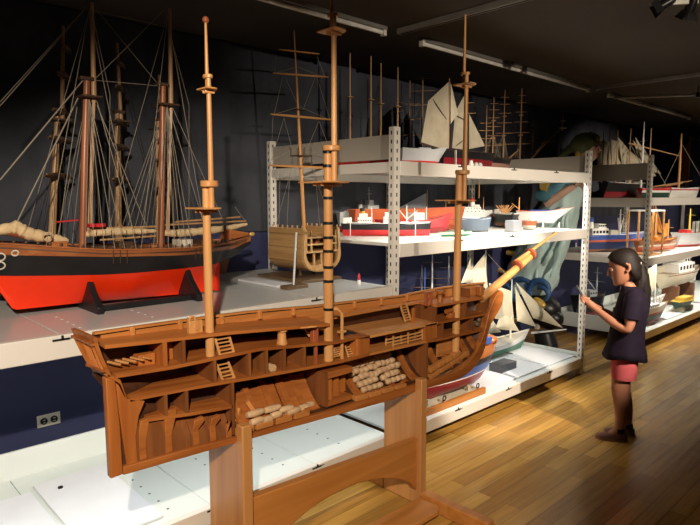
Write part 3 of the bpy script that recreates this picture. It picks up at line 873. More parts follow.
# animal pen of rails on the lower deck
xa, xb = C(395, 350)[0], C(424, 345)[0]
m = MB(); z0 = pl(LD, (xa + xb) / 2)
for k in range(3):
    for y in (YC + 0.012, YC + 0.06): m.bar((xa, y, z0 + 0.014 + k * 0.016), (xb, y, z0 + 0.012 + k * 0.016), 0.005, 0.007)
for x in (xa, (xa + xb) / 2, xb):
    for y in (YC + 0.012, YC + 0.06): m.bar((x, y, z0), (x, y, z0 + 0.058), 0.006)
m.build('rail_pen', 'spar', SHIP)
# cannon under the forecastle
q = atY(455, 312, YC + 0.04)
cn = MB().tube([q + Vector((-0.08, 0.0, 0.012)), q + Vector((-0.03, 0, 0.014)), q + Vector((0.045, 0, 0.016))], [0.013, 0.012, 0.009], 12).build('cannon', 'cedar', SHIP)
MB().box((q.x - 0.06, q.y - 0.018, pl(UD, q.x)), (q.x + 0.0, q.y + 0.018, pl(UD, q.x) + 0.03)).build('gun_carriage', 'cedarz', cn, bevel=0.003)
MB().box((C(445, 360)[0], YC + 0.05, 0.70), (C(462, 360)[0], YC + 0.06, 0.79)).build('store_board', 'deckw', SHIP)
# forecastle fittings: belfry frame and windlass drum
q = atY(428, 299, YC + 0.03); zf = pl(FC, q.x)
fb = MB()
for s in (-0.02, 0.02): fb.box((q.x + s - 0.006, YC + 0.02, zf), (q.x + s + 0.006, YC + 0.032, zf + 0.07))
fb.box((q.x - 0.034, YC + 0.018, zf + 0.062), (q.x + 0.034, YC + 0.034, zf + 0.072)); fb.bar((q.x - 0.02, YC + 0.026, zf + 0.01), (q.x + 0.02, YC + 0.026, zf + 0.05), 0.005)
fb = fb.build('fore_belfry', 'redwood', SHIP)
q = atY(440, 301, YC + 0.05); zf = pl(FC, q.x)
MB().lathe([(0, 0), (0.018, 0), (0.014, 0.012), (0.013, 0.04), (0.021, 0.048), (0.021, 0.062), (0, 0.064)], (q.x, q.y, zf), 14).build('fore_capstan', 'cedar', SHIP)
MB().bar((q.x, q.y, zf + 0.055), (q.x + 0.07, q.y + 0.02, zf + 0.05), 0.008).build('capstan_bar', 'cedar', SHIP)
MB().box((2.80, YC + 0.005, zf), (2.835, YC + 0.04, zf + 0.055)).build('knighthead', 'cedarz', SHIP, bevel=0.006)
MB().box((2.72, YC + 0.03, zf), (2.735, YC + 0.13, zf + 0.05)).build('beakhead_board', 'cedary', SHIP)


# masts
def d_top(x, y, z, r, mat, parent, th=0.006):
    pts = []
    for i in range(13):
        a = -PI / 2 + PI * i / 12; pts.append((x + r * 0.75 * math.cos(a), y + r * math.sin(a)))
    pts += [(x - r * 0.75, y + r), (x - r * 0.75, y - r)]
    t = MB().prism(pts, z, z + th, 'XY').build('top_platform', mat, parent)
    MB().box((x - r * 0.55, y - r * 0.30, z - 0.013), (x + r * 0.5, y - r * 0.16, z - 0.0005)).build('trestle_tree', mat, t, bevel=0.002)
    MB().box((x - r * 0.55, y + r * 0.16, z - 0.013), (x + r * 0.5, y + r * 0.30, z - 0.0005)).build('trestle_tree', mat, t, bevel=0.002)
    return t


def mast(px_base, pxs, r0, r1, r2, zb, z_top1, z_cap1, z_top2, z_cap2, z_end, bands=None, knob=False, pr=0.085):
    x = px_base; y = YC + 0.028
    lm = MB().tube([(x, y, zb), (x, y, lerp(zb, z_cap1, 0.5)), (x, y, z_cap1)], [r0, r0 * 0.96, r0 * 0.8], 16).build('lower_mast', 'spar', SHIP)
    d_top(x, y, z_top1, pr, 'sparx', lm)
    o1 = r0 * 0.9 + r1 * 1.15
    MB().loft([[(x + 0.31 * o1 + c * (o1 * 0.31 + r0 + 0.008), y - 0.37 * o1 + s * (r0 + 0.006 + 0.3 * o1), z) for c, s in [(math.cos(a), math.sin(a)) for a in [i * PI / 8 for i in range(16)]]] for z in (z_cap1 - 0.013, z_cap1 + 0.01)]).build('mast_cap', 'sparx', lm, bevel=0.004)
    if bands:
        for z in bands:
            MB().tube([(x, y, z - 0.006), (x, y, z + 0.006)], r0 * 1.04, 16).build('iron_band', 'satin', lm)
    xt = x + o1 * 0.36; y0 = y; y = y - o1 * 0.75
    tm = MB().tube([(xt, y, z_top1 - 0.012), (xt, y, z_cap2)], [r1, r1 * 0.78], 14).build('topmast', 'spar', SHIP)
    d_top(xt, y, z_top2, pr * 0.55, 'sparx', tm, 0.005)
    o2 = r1 * 0.8 + r2 * 1.15
    MB().loft([[(xt + 0.1 * o2 + c * (o2 * 0.1 + r1 + 0.004), y + 0.45 * o2 + s * (r1 + 0.004 + 0.4 * o2), z) for c, s in [(math.cos(a), math.sin(a)) for a in [i * PI / 8 for i in range(16)]]] for z in (z_cap2 - 0.008, z_cap2 + 0.005)]).build('mast_cap', 'sparx', tm, bevel=0.002)
    xg = xt + o2 * 0.2; y = y + o2 * 0.9
    tg = MB().tube([(xg, y, z_top2 - 0.01), (xg, y, z_end)], [r2, r2 * 0.6], 12).build('topgallant_mast', 'spar', SHIP)
    if knob: MB().ball((xg, y, z_end + 0.004), 0.012, 12).build('truck', 'redwood', tg)


zy = lambda x, y: C(x, y, YC + 0.028)[1]
mast(C(207.5, 250, YC + 0.028)[0], None, 0.0165, 0.0105, 0.0075, pl(UD, 1.08) + 0.001, zy(210, 209), zy(208, 183.5), zy(208, 91), zy(208, 77), zy(208, 22), knob=True, pr=0.066)
mast(C(328.3, 260, YC + 0.028)[0], None, 0.0218, 0.0135, 0.009, pl(LD, 1.65) + 0.001, zy(328, 183), zy(328, 148), zy(331, 33.5), zy(331, 16), zy(332, -12), bands=[zy(328, v) for v in (152, 166, 198, 223, 237.5, 251, 267, 281, 309)], pr=0.105)
mast(C(458, 230, YC + 0.028)[0], None, 0.0215, 0.0135, 0.009, keelz(2.55) + 0.02, zy(458, 201), zy(458, 172), zy(463, 86), zy(463, 74), zy(464, 15), pr=0.10)
q = C(479, 196, YC + 0.028)
MB().tube([(q[0], YC + 0.028, q[1] - 0.012), (q[0], YC + 0.028, q[1] + 0.085)], 0.003, 8).build('flagstaff', 'spar', SHIP)
# bowsprit and jib-boom
b0, b1 = C(484, 299), C(534, 256); j0, j1 = C(518, 266), C(560, 232)
bs = MB().tube([(b0[0], YC + 0.02, b0[1]), (b1[0], YC + 0.02, b1[1])], [0.026, 0.021], 14).build('bowsprit', 'sparx', SHIP)
jb = MB().tube([(j0[0], YC + 0.02, j0[1] + 0.022), (j1[0], YC + 0.02, j1[1])], [0.013, 0.006], 12).build('jib_boom', 'sparx', SHIP)
dv = Vector((b1[0] - b0[0], 0, b1[1] - b0[1])).normalized(); up = Vector((-dv.z, 0, dv.x))
for a in ((520, 267.5), (533.5, 256)):
    x, z = C(*a); p = Vector((x, YC + 0.02, z)) + up * 0.012
    MB().tube([p - dv * 0.012, p - dv * 0.009, p + dv * 0.009, p + dv * 0.012], [0.034, 0.038, 0.038, 0.034], 14).build('bowsprit_cap', 'redwood', bs)

# ---- pine stand
ST_ = thing('display_stand', 'pine stand with two tall posts and an arched rail under the cutaway ship', 'stand', (1.7, 1.9, 0))
for x, zt1, zk in ((1.168, 0.70, 0.635), (2.212, 0.655, 0.588)):
    prof = [(1.82, 0.0), (2.075, 0.0), (2.075, zk - 0.004), (1.864, zk - 0.004), (1.864, zt1), (1.82, zt1)]
    MB().prism(prof, x, x + 0.045, 'YZ').build('post', 'pine', ST_, bevel=0.005)
    MB().box((x - 0.002, 1.42, 0.0), (x + 0.052, 1.8195, 0.072)).build('foot', 'pinex', ST_, bevel=0.006)
    MB().box((x - 0.002, 2.0755, 0.0), (x + 0.052, 2.35, 0.072)).build('foot', 'pinex', ST_, bevel=0.006)
xa, xb = 1.2135, 2.2115
n = 24; lo = []
for i in range(n + 1):
    t = i / n; x = lerp(xa, xb, t); lo.append((x, 0.072 + 0.185 * math.sin(PI * min(1, max(0, t))) ** 0.62))
MB().prism(lo + [(xb, 0.345), (xa, 0.392)], 1.845, 1.885).build('arched_rail', 'pinex', ST_, bevel=0.004)
MB().prism([(xa, 1.665), (xb - 0.05, 1.665), (xb - 0.008, 1.69), (xb - 0.008, 1.818), (xa, 1.818)], 0.03, 0.052, 'XY').build('lower_board', 'pinex', ST_, bevel=0.004)
cs = tag(MB().lathe([(0.0, 0), (0.022, 0), (0.026, 0.02), (0.022, 0.05), (0.012, 0.055), (0.012, 0.068), (0, 0.068)], (2.36, 2.42, 0), 12).build('rubber_caster', 'satin'), 'small black foot under the white base deck seen through the arch', 'foot')

# ================================================================== MODEL SHIPS ON THE SHELVES
class Ship:
    """Model ship: local x runs from stern (-) to bow (+), z = 0 at the bottom of the keel."""
    def __init__(s, name, label, a, b, z, B, D, bands, deck='offwhite', sheer=(0.12, 0.05), rake=(0.06, 0.02), stern=0.55, full=0.35,
                 pf=2.4, cat='ship model', group=None, lift=0.0, hullname='hull', bulw=0.06, fore=0.0):
        s.fore = fore
        a, b = Vector((a[0], a[1], 0)), Vector((b[0], b[1], 0))
        c = (a + b) / 2; s.L = (b - a).length; s.B, s.D = B, D
        s.t = thing(name, label, cat, (c.x, c.y, z), group)
        s.rz = math.atan2(b.y - a.y, b.x - a.x); s.t.rotation_euler.z = s.rz
        s.lift = lift; s.sh, s.rk, s.st, s.fl, s.pf = sheer, rake, stern, full, pf
        n = 26; zl = [0.0]
        ends = [f for f, _ in bands]
        for f in ends[:-1]:
            k0 = zl[-1]; zl += [lerp(k0, f, 0.4), lerp(k0, f, 0.7), f] if k0 == 0 else [f]
        nb = len(zl)
        zl += [None, None] if nb > 1 else [0.25, 0.5, None, None]
        mats = [m for _, m in bands]
        mb = MB(); rings = []
        base = [z for z in zl if z is not None]
        rows = len(zl)
        V = []
        for i in range(n + 1):
            t = -1 + 2 * i / n; top = s.sheer(t)
            zz = base + ([lerp(base[-1], top, 0.5), top])
            V.append([(s.hx(t, z_), s.hw(t, z_), z_ * D) for z_ in zz])
        nr = len(V[0])
        for side in (1, -1):
            vs = [(x, side * y, z_ + lift) for r in V for x, y, z_ in r]; o = len(mb.v); mb.v += [Vector(p) for p in vs]
            for i in range(n):
                for j in range(nr - 1):
                    zm = (V[i][j][2] + V[i][j + 1][2]) / 2 / D
                    if j >= nr - 3: k = len(mats) - 1
                    else: k = next((q for q, (f, _) in enumerate(bands) if zm <= f + 1e-6), len(mats) - 1)
                    mb.f.append([o + i * nr + j, o + (i + 1) * nr + j, o + (i + 1) * nr + j + 1, o + i * nr + j + 1]); mb.mi.append(k)
        # transom
        tr = [(x, y, z_ + lift) for x, y, z_ in V[0]]
        mb.add(tr + [(x, -y, z_) for x, y, z_ in reversed(tr)], [tuple(range(2 * nr))], len(mats) - 1)
        s.hull = s.put(mb, hullname, mats, ang=50)
        d = MB(); rows = []
        for i in range(n + 1):
            t = lerp(-0.995, 0.97, i / n); z_ = s.sheer(t) - bulw
            w_ = s.hw(t, z_) * 0.985
            rows.append([(s.hx(t, z_), y, z_ * D + lift) for y in (-w_, 0, w_)])
        d.slab(rows, 0.003); s.put(d, 'deck', deck)
        rl = MB()
        for side in (1, -1):
            p = [Vector((s.hx(t, s.sheer(t)), side * (s.hw(t, s.sheer(t)) - 0.001), s.sheer(t) * D + lift)) for t in [lerp(-1, 0.985, i / 20) for i in range(21)]]
            for u, v in zip(p, p[1:]): rl.bar(u, v, 0.004, 0.003)
        s.rail_mb = rl

    def sheer(s, t): return 1 + (s.sh[0] * t * t if t > 0 else s.sh[1] * t * t)

    def hx(s, t, z): return t * s.L / 2 - (s.fore * max(0.0, t) ** 4 * max(0.0, 1 - z / 0.75) ** 2.2) + (s.rk[0] * (z - 0.9) * t ** 3 if t > 0 else s.rk[1] * (z - 0.9) * t ** 3)

    def hw(s, t, z):
        p = 1 - max(0, t) ** s.pf if t > 0 else 1 - (1 - s.st) * abs(t) ** 2.2
        q = min(1.0, max(0.0, z)); e = lerp(s.fl, 1.1, abs(t) ** 2)
        return max(0.0012, s.B / 2 * p * q ** e)

    def put(s, mb, name, mats, **k):
        o = mb.build(name, mats, None, **k); o.parent = k.get('parent', s.t) if False else s.t
        return o

    def z(s, x=0.0):
        t = max(-1, min(1, 2 * x / s.L)); return (s.sheer(t) - 0.06) * s.D + s.lift

    def gunwale(s, mat='white'): s.put(s.rail_mb, 'gunwale', mat); return s

    def box(s, name, x0, x1, hw, z0, h, mat, rake=0.0, y=0.0, bevel=0.002):
        zb = s.z((x0 + x1) / 2) + z0
        m = MB(); m.add([(x0, y - hw, zb), (x1, y - hw, zb), (x1, y + hw, zb), (x0, y + hw, zb), (x0 + rake, y - hw * .94, zb + h), (x1 - rake, y - hw * .94, zb + h), (x1 - rake, y + hw * .94, zb + h), (x0 + rake, y + hw * .94, zb + h)],
                        [(0, 3, 2, 1), (4, 5, 6, 7), (0, 1, 5, 4), (1, 2, 6, 5), (2, 3, 7, 6), (3, 0, 4, 7)])
        return s.put(m, name, mat, bevel=bevel)

    def windows(s, x0, x1, hw, z0, n=5, w=0.008, h=0.008, mat='slot'):
        m = MB(); zb = s.z((x0 + x1) / 2) + z0
        for i in range(n):
            x = lerp(x0, x1, (i + 0.5) / n)
            for sd in (-1, 1): m.box((x - w / 2, sd * hw - 0.0012, zb), (x + w / 2, sd * hw + 0.0012, zb + h))
        return s.put(m, 'window_row', mat)

    def funnel(s, x, h, r, mats=('white', 'red'), z0=0.0, rake=-0.008, name='funnel'):
        zb = s.z(x) + z0; m = MB()
        m.m = 0; m.tube([(x, 0, zb), (x + rake * 0.6, 0, zb + h * 0.6)], r, 12); m.m = 1; m.tube([(x + rake * 0.6, 0, zb + h * 0.6), (x + rake, 0, zb + h)], [r * 1.04, r * 1.02], 12)
        return s.put(m, name, list(mats))

    def mast(s, x, h, r=0.004, mat='spar', rake=0.0, z0=0.0, y=0.0, yards=(), yr=0.0025, ymat=None, top=None, name='mast', ytilt=0.0):
        zb = s.z(x) + z0 - 0.002
        o = s.put(MB().tube([(x, y, zb), (x + rake * 0.5, y, zb + h * 0.5), (x + rake, y, zb + h)], [r, r * 0.85, r * 0.45], 8), name, mat)
        for f, hl in yards:
            c = Vector((x + rake * f + r, y, zb + h * f)); d = Vector((ytilt * hl, hl, 0))
            q = MB().tube([c - d, c - d * 0.4, c + d * 0.4, c + d], [yr * 0.6, yr, yr, yr * 0.6], 6).build('yard', ymat or mat); q.parent = o
        for f in (top or ()):
            c = Vector((x + rake * f, y, zb + h * f))
            q = MB().lathe([(0, -0.004), (r * 2.0, -0.004), (r * 3.2, 0.001), (r * 3.2, 0.005), (0, 0.005)], c, 10).build('mast_top', ymat or mat); q.parent = o
        return o

    def spar(s, p, q, r=0.003, mat='spar', name='boom'):
        return s.put(MB().tube([p, q], [r, r * 0.6], 8), name, mat)

    def sail(s, pts, mat='sail', y=0.0, belly=0.015, name='sail', th=0.0015):
        """polygon in the x-z plane, bulging sideways"""
        P = [Vector((x, y, z)) for x, z in pts]
        if len(P) == 3: P = [P[0], P[1], P[2], P[2].copy()]
        rows = []; n = 8
        for i in range(n + 1):
            u = i / n; row = []
            for j in range(n + 1):
                v = j / n
                p = P[0].lerp(P[1], u).lerp(P[3].lerp(P[2], u), v)
                p.y += belly * math.sin(PI * u) * math.sin(PI * v); row.append(p)
            rows.append(row)
        return s.put(MB().slab(rows, th, up=(0, 1, 0)), name, mat)

    def squaresail(s, x, z0, z1, w0, w1, mat='sail'):
        rows = []
        for i in range(7):
            u = i / 6; row = []
            for j in range(7):
                v = j / 6; row.append((x + 0.03 * math.sin(PI * u) * math.sin(PI * v), lerp(-1, 1, v) * lerp(w0, w1, u), lerp(z0, z1, u)))
            rows.append(row)
        return s.put(MB().slab(rows, 0.0015, up=(1, 0, 0)), 'sail', mat)

    def lines(s, segs, mat='line', r=0.0011, name='rigging'):
        for a, b in segs:
            s.put(MB().tube([a, b], r, 5), name, mat)
        return s

    def shrouds(s, x, h, n=4, spread=0.09, mat='line', r=0.001, z0=0.0, f=1.0):
        zb = s.z(x)
        for sd in (-1, 1):
            for i in range(n):
                xx = x - spread * (i / max(1, n - 1)) + 0.01; t = max(-1, min(1, 2 * xx / s.L)); y = sd * s.hw(t, 0.95)
                s.put(MB().tube([(xx, y, zb + 0.008), (x, 0, zb + h * f)], r, 5), 'shroud', mat)
        return s

    def cradle(s, xs=(-0.25, 0.25), h=0.03, mat='dkwood', w=0.7, th=0.012):
        for f in xs:
            x = f * s.L
            s.put(MB().box((x - th / 2, -s.B * w / 2, 0), (x + th / 2, s.B * w / 2, s.lift + h * 0.3)), 'cradle_chock', mat, bevel=0.002)
        return s


# ---------------------------------------------------------------- big vermilion schooner on the left counter
ZC = 1.0445
YS = 2.80
def SX(x, y, Y=YS): return atY(x, y, Y)
SXA = SX(17, 310); 
big = thing('schooner_model', 'big vermilion and black two-masted schooner model on a black cradle', 'ship model', (1.15, YS, ZC))
# hull lofted from bow (left) to counter stern (right)
xb_, xs_ = 0.52, 1.88
def bplan(x): return 0.205 * max(0.0, (1 - abs((x - 1.16) / 0.70) ** 2.3)) + 0.004
sheer_l = [(0.45, SX(-12, 240).z), (0.62, SX(10, 242).z), (1.0, SX(90, 247.5).z), (1.4, SX(170, 246).z), (1.70, SX(225, 241).z), (1.90, SX(252, 235).z)]
wale_l = [(0.45, SX(-12, 248).z), (0.62, SX(10, 253).z), (1.0, SX(90, 254).z), (1.4, SX(170, 253).z), (1.70, SX(225, 249).z), (1.90, SX(252, 240).z)]
wl_l = [(0.45, SX(0, 276).z), (0.62, SX(3, 275).z), (1.0, SX(90, 272.5).z), (1.4, SX(170, 267).z), (1.70, SX(216, 263).z), (1.90, SX(252, 243).z)]
kl_l = [(0.42, SX(-5, 255).z), (0.58, SX(2, 275).z), (0.665, SX(17, 309.5).z), (0.9, SX(60, 305).z), (1.63, SX(214, 291).z), (1.66, SX(217, 262).z), (1.75, SX(228, 258).z), (1.90, SX(252, 241).z)]
kl_l = [(x, max(z, ZC + 0.006)) for x, z in kl_l]
def bhw(x, z):
    k = pl(kl_l, x); s_ = pl(sheer_l, x); q = max(0, min(1, (z - k) / max(0.02, s_ - k)))
    e = pl([(0.5, 1.6), (0.8, 1.0), (1.15, 0.62), (1.5, 1.3), (1.62, 2.2), (1.68, 0.8), (1.9, 0.7)], x)
    return max(0.0035, bplan(x) * q ** e)
def bhull(name, lo, hi, mat, n0, x0=0.44, x1=1.875, off=0.0, mn=70):
    rings = []
    for i in range(mn + 1):
        x = lerp(x0, x1, i / mn); a, b = max(pl(lo, x), pl(kl_l, x)), max(pl(hi, x), pl(kl_l, x) + 0.0005)
        r = [(x, YS - bhw(x, lerp(a, b, j / n0)) - off, lerp(a, b, j / n0)) for j in range(n0 + 1)]
        r += [(x, 2 * YS - p[1], p[2]) for p in reversed(r)]
        rings.append(r)
    return MB().loft(rings).build(name, mat, big, ang=50)
bhull('lower_hull', kl_l, wl_l, 'orange', 10, 0.60, 1.665)
bhull('topside', wl_l, wale_l, 'black', 5)
bhull('bulwark', wale_l, sheer_l, 'mahog', 3, off=0.002)
MB().prism([(x, z) for x, z in ((1.63, max(ZC + 0.004, SX(208, 291).z)), (1.668, max(ZC + 0.004, SX(217, 291.5).z)), (1.672, SX(217.5, 263).z), (1.63, SX(208, 264).z))], YS - 0.006, YS + 0.006).build('rudder', 'orange', big, bevel=0.002)
rl = MB()
for sd in (-1, 1):
    p = [Vector((x, YS + sd * (bhw(x, pl(sheer_l, x)) + 0.002), pl(sheer_l, x) + 0.002)) for x in [lerp(0.45, 1.87, i / 30) for i in range(31)]]
    for a, b in zip(p, p[1:]): rl.bar(a, b, 0.009, 0.005)
rl.build('cap_rail', 'mahog', big)
# bow scroll work and hawse ring, painted white
for (px_, py_, r_) in ((12.5, 252.5, 0.011), (0, 257, 0.016), (1, 266, 0.016)):
    q = SX(px_, py_, YS - 0.06); x = q.x; z = q.z; y = YS - bhw(x, z) - 0.003
    MB().tube([(x + r_ * math.cos(a), YS - bhw(x + r_ * math.cos(a), z + r_ * math.sin(a)) - 0.003, z + r_ * math.sin(a)) for a in [i * PI / 10 for i in range(21)]], 0.0032, 6).build('bow_scroll', 'offwhite', big)
# cradle
for px_ in (84, 180):
    q = atY(px_ + 1, 318 if px_ < 100 else 304, YS - 0.0); x = q.x
    w_ = 0.20
    prof = [(YS - w_, 0), (YS + w_, 0), (YS + w_, 0.03), (YS + 0.12, 0.10), (YS + 0.075, 0.16), (YS + 0.03, 0.105), (YS + 0.012, 0.05), (YS - 0.012, 0.05), (YS - 0.03, 0.105), (YS - 0.075, 0.16), (YS - 0.12, 0.10), (YS - w_, 0.03)]
    cx_ = x - 0.0
    MB().prism([(y, z + ZC) for y, z in prof], cx_ - 0.014, cx_ + 0.014, 'YZ').build('cradle_support', 'black', big, bevel=0.003)
xa, xb = atY(85, 318, YS).x, atY(181, 304, YS).x
for y in (YS - 0.13, YS + 0.13):
    MB().box((xa + 0.0145, y - 0.012, ZC), (xb - 0.0145, y + 0.012, ZC + 0.028)).build('cradle_rail', 'black', big, bevel=0.002)
# masts
def bigmast(px0, py0, px1, py1, pxt, pyt, crow):
    a, b = SX(px0, py0), SX(px1, py1); tp = SX(pxt, pyt)
    lm = MB().tube([a - Vector((0, 0, 0.05)), a.lerp(b, .5), b], [0.0165, 0.016, 0.014], 12).build('lower_mast', 'mast_red', big)
    c = SX(*crow)
    MB().box((c.x - 0.045, YS - 0.06, c.z - 0.006), (c.x + 0.045, YS + 0.06, c.z + 0.002)).build('cross_tree', 'dkwood', lm, bevel=0.002)
    MB().box((b.x - 0.035, YS - 0.02, b.z - 0.012), (b.x + 0.025, YS + 0.02, b.z + 0.004)).build('mast_cap', 'dkwood', lm, bevel=0.003)
    tm = MB().tube([Vector((c.x + 0.026, YS, c.z - 0.02)), Vector((tp.x + 0.012, YS, tp.z))], [0.0125, 0.008], 10).build('topmast', 'mast_tan', big)
    # laced boom-hoops: bundle of halyards up the mast
    for k in range(3):
        MB().tube([a + Vector((0.022 + 0.007 * k, -0.012, 0.0)), c + Vector((0.018 + 0.004 * k, -0.012, 0))], 0.003, 6).build('halyard', 'mast_tan', big)
    return a, b, c, tp
fa = bigmast(82, 236, 87, 78, 89, 2, (88, 97))
ma = bigmast(161, 236, 163, 84, 167.5, 8, (166, 105))
# shrouds and stays
def ln(p, q, r=0.0013, mat='line', name='rigging'):
    return MB().tube([p, q], r, 5).build(name, mat, big)
for (a, b, c, tp), fan in ((fa, (0.05, 0.02, -0.02, -0.06, -0.1)), (ma, (0.06, 0.03, 0.0, -0.03, -0.06, 0.1, 0.13))):
    for sd in (-1, 1):
        for dx in fan:
            x = a.x - dx * 1.1; y = YS + sd * (bhw(x, pl(sheer_l, x)) + 0.004)
            ln(Vector((x, y, pl(sheer_l, x))), Vector((c.x, YS + sd * 0.05 * (0.2), c.z)), 0.0013, 'line', 'shroud')
        for dx in (-0.16, 0.2):
            x = a.x - dx; y = YS + sd * (bhw(x, pl(sheer_l, x)) + 0.004)
            ln(Vector((x, y, pl(sheer_l, x))), Vector((tp.x, YS, tp.z - 0.03)))
P_ = lambda x, y: SX(x, y)
for a, b, r in (((0, 106), (86, 8), 0.0018), ((0, 180), (84, 79), 0.003), ((16, 224), (78, 98), 0.003), ((0, 102), (86, 7), 0.0015), ((90, 10), (158, 25), 0.0013), ((90, 2), (158, 84), 0.0013), ((95, 79), (164, 10), 0.0015),
                ((92, 80), (160, 86), 0.0012), ((168, 26), (189, 105), 0.0012), ((189, 105), (189, 230), 0.0012), ((110, 95), (109, 230), 0.0012), ((90, 3), (110, 95), 0.0012), ((96, 98), (132, 226), 0.0018), ((97, 105), (146, 225), 0.0018),
                ((168, 105), (204, 224), 0.0018), ((170, 102), (223, 220), 0.0015), ((58, 240), (77, 107), 0.0015), ((235, 207), (246, 222), 0.0012)):
    ln(P_(*a), P_(*b), r)
# bowsprit leading out of frame, furled head sail
a, b = P_(25, 236), P_(-45, 222)
MB().tube([a, b], [0.014, 0.009], 10).build('bowsprit', 'mast_red', big)
def furled(pts, r, name='furled_sail', mat='furl'):
    Q = [P_(*p) for p in smooth_line(pts, 6)]; n = len(Q); rr = []
    for i in range(n):
        t = i / (n - 1); rr.append(r * (0.35 + 0.65 * math.sin(PI * min(1, t * 0.9 + 0.12)) ** 0.7) * (1 + 0.12 * math.sin(i * 2.3)))
    return MB().tube(Q, rr, 10).build(name, mat, big)
furled([(-6, 232), (14, 228), (30, 234), (52, 238), (68, 241)], 0.028)
furled([(6, 232), (16, 224), (24, 230)], 0.016)
furled([(85, 234.5), (105, 232), (130, 231.5), (156, 231)], 0.019)
furled([(164, 233), (180, 233), (205, 231), (228, 228), (247, 224)], 0.021)
for p in ((95, 235), (110, 233.5), (125, 233), (140, 233), (175, 234), (190, 234), (205, 232.5), (222, 230)):
    q = P_(*p); MB().tube([q + Vector((0, 0.021 * math.cos(a), 0.021 * math.sin(a))) for a in [i * PI / 6 for i in range(13)]], 0.002, 5).build('gasket', 'linedk', big)
for a, b in (((84, 229), (157, 226.5)), ((164, 225), (246, 221)), ((100, 240), (156, 236)), ((175, 222), (240, 217))):
    MB().tube([P_(*a), P_(*b)], 0.005, 8).build('boom', 'mast_tan', big)
# deck fittings
q = P_(94, 225); MB().box((q.x - 0.035, YS - 0.05, q.z - 0.008), (q.x + 0.035, YS + 0.0, q.z + 0.008)).build('deck_box', 'red', big, bevel=0.002)
MB().bar(P_(56, 222), P_(78, 220), 0.012, 0.006).build('boat_cover', 'red', big)
for i in range(26):
    x = 0.66 + i * 0.042; zz = pl(sheer_l, x)
    MB().ball((x, YS - bhw(x, zz) * 0.82, zz + 0.010), 0.0075, 8, (1, 0.6, 1.2)).build('deadeye', 'dkwood', big)
for x, h, m_ in ((0.85, 0.04, 'mahog'), (1.02, 0.03, 'dkwood'), (1.15, 0.045, 'dkwood'), (1.3, 0.03, 'mahog'), (1.46, 0.05, 'offwhite'), (1.58, 0.04, 'dkwood')):
    zz = pl(sheer_l, x) - 0.02
    MB().box((x - 0.035, YS - 0.045, zz), (x + 0.035, YS + 0.045, zz + h)).build('deck_house', m_, big, bevel=0.003)
MB().slab([[(x, YS - bhw(x, pl(sheer_l, x)) * .97, pl(sheer_l, x) - 0.014), (x, YS + bhw(x, pl(sheer_l, x)) * .97, pl(sheer_l, x) - 0.014)] for x in [lerp(0.47, 1.86, i / 24) for i in range(25)]], 0.004).build('deck', 'dkwood', big)
a, b = P_(225, 238), P_(244, 233)
MB().prism([(a.x, a.z - 0.01), (b.x, b.z - 0.01), (b.x, b.z + 0.004), (a.x + 0.02, a.z + 0.045), (a.x, a.z + 0.05)], YS - 0.05, YS + 0.05).build('stern_house', 'mahog', big, bevel=0.003)
MB().ball(P_(252, 234), 0.013, 10, (1.4, 0.6, 1)).build('stern_ornament', 'gold', big)
q = P_(43, 236); MB().tube([q + Vector((0.018 * math.cos(a), -0.06, 0.016 * math.sin(a))) for a in [i * PI / 6 for i in range(13)]], 0.004, 6).build('rope_coil', 'rope', big)
MB().bar(P_(46, 238), P_(40, 229), 0.006).build('cathead', 'dkwood', big)
for x in (1.02, 1.05, 1.08, 1.43, 1.46, 1.49):
    zz = pl(sheer_l, x); y = YS - bhw(x, zz) - 0.006
    MB().bar((x, y, zz), (x, y + 0.004, zz - 0.06), 0.003).build('chain_plate', 'dkwood', big)

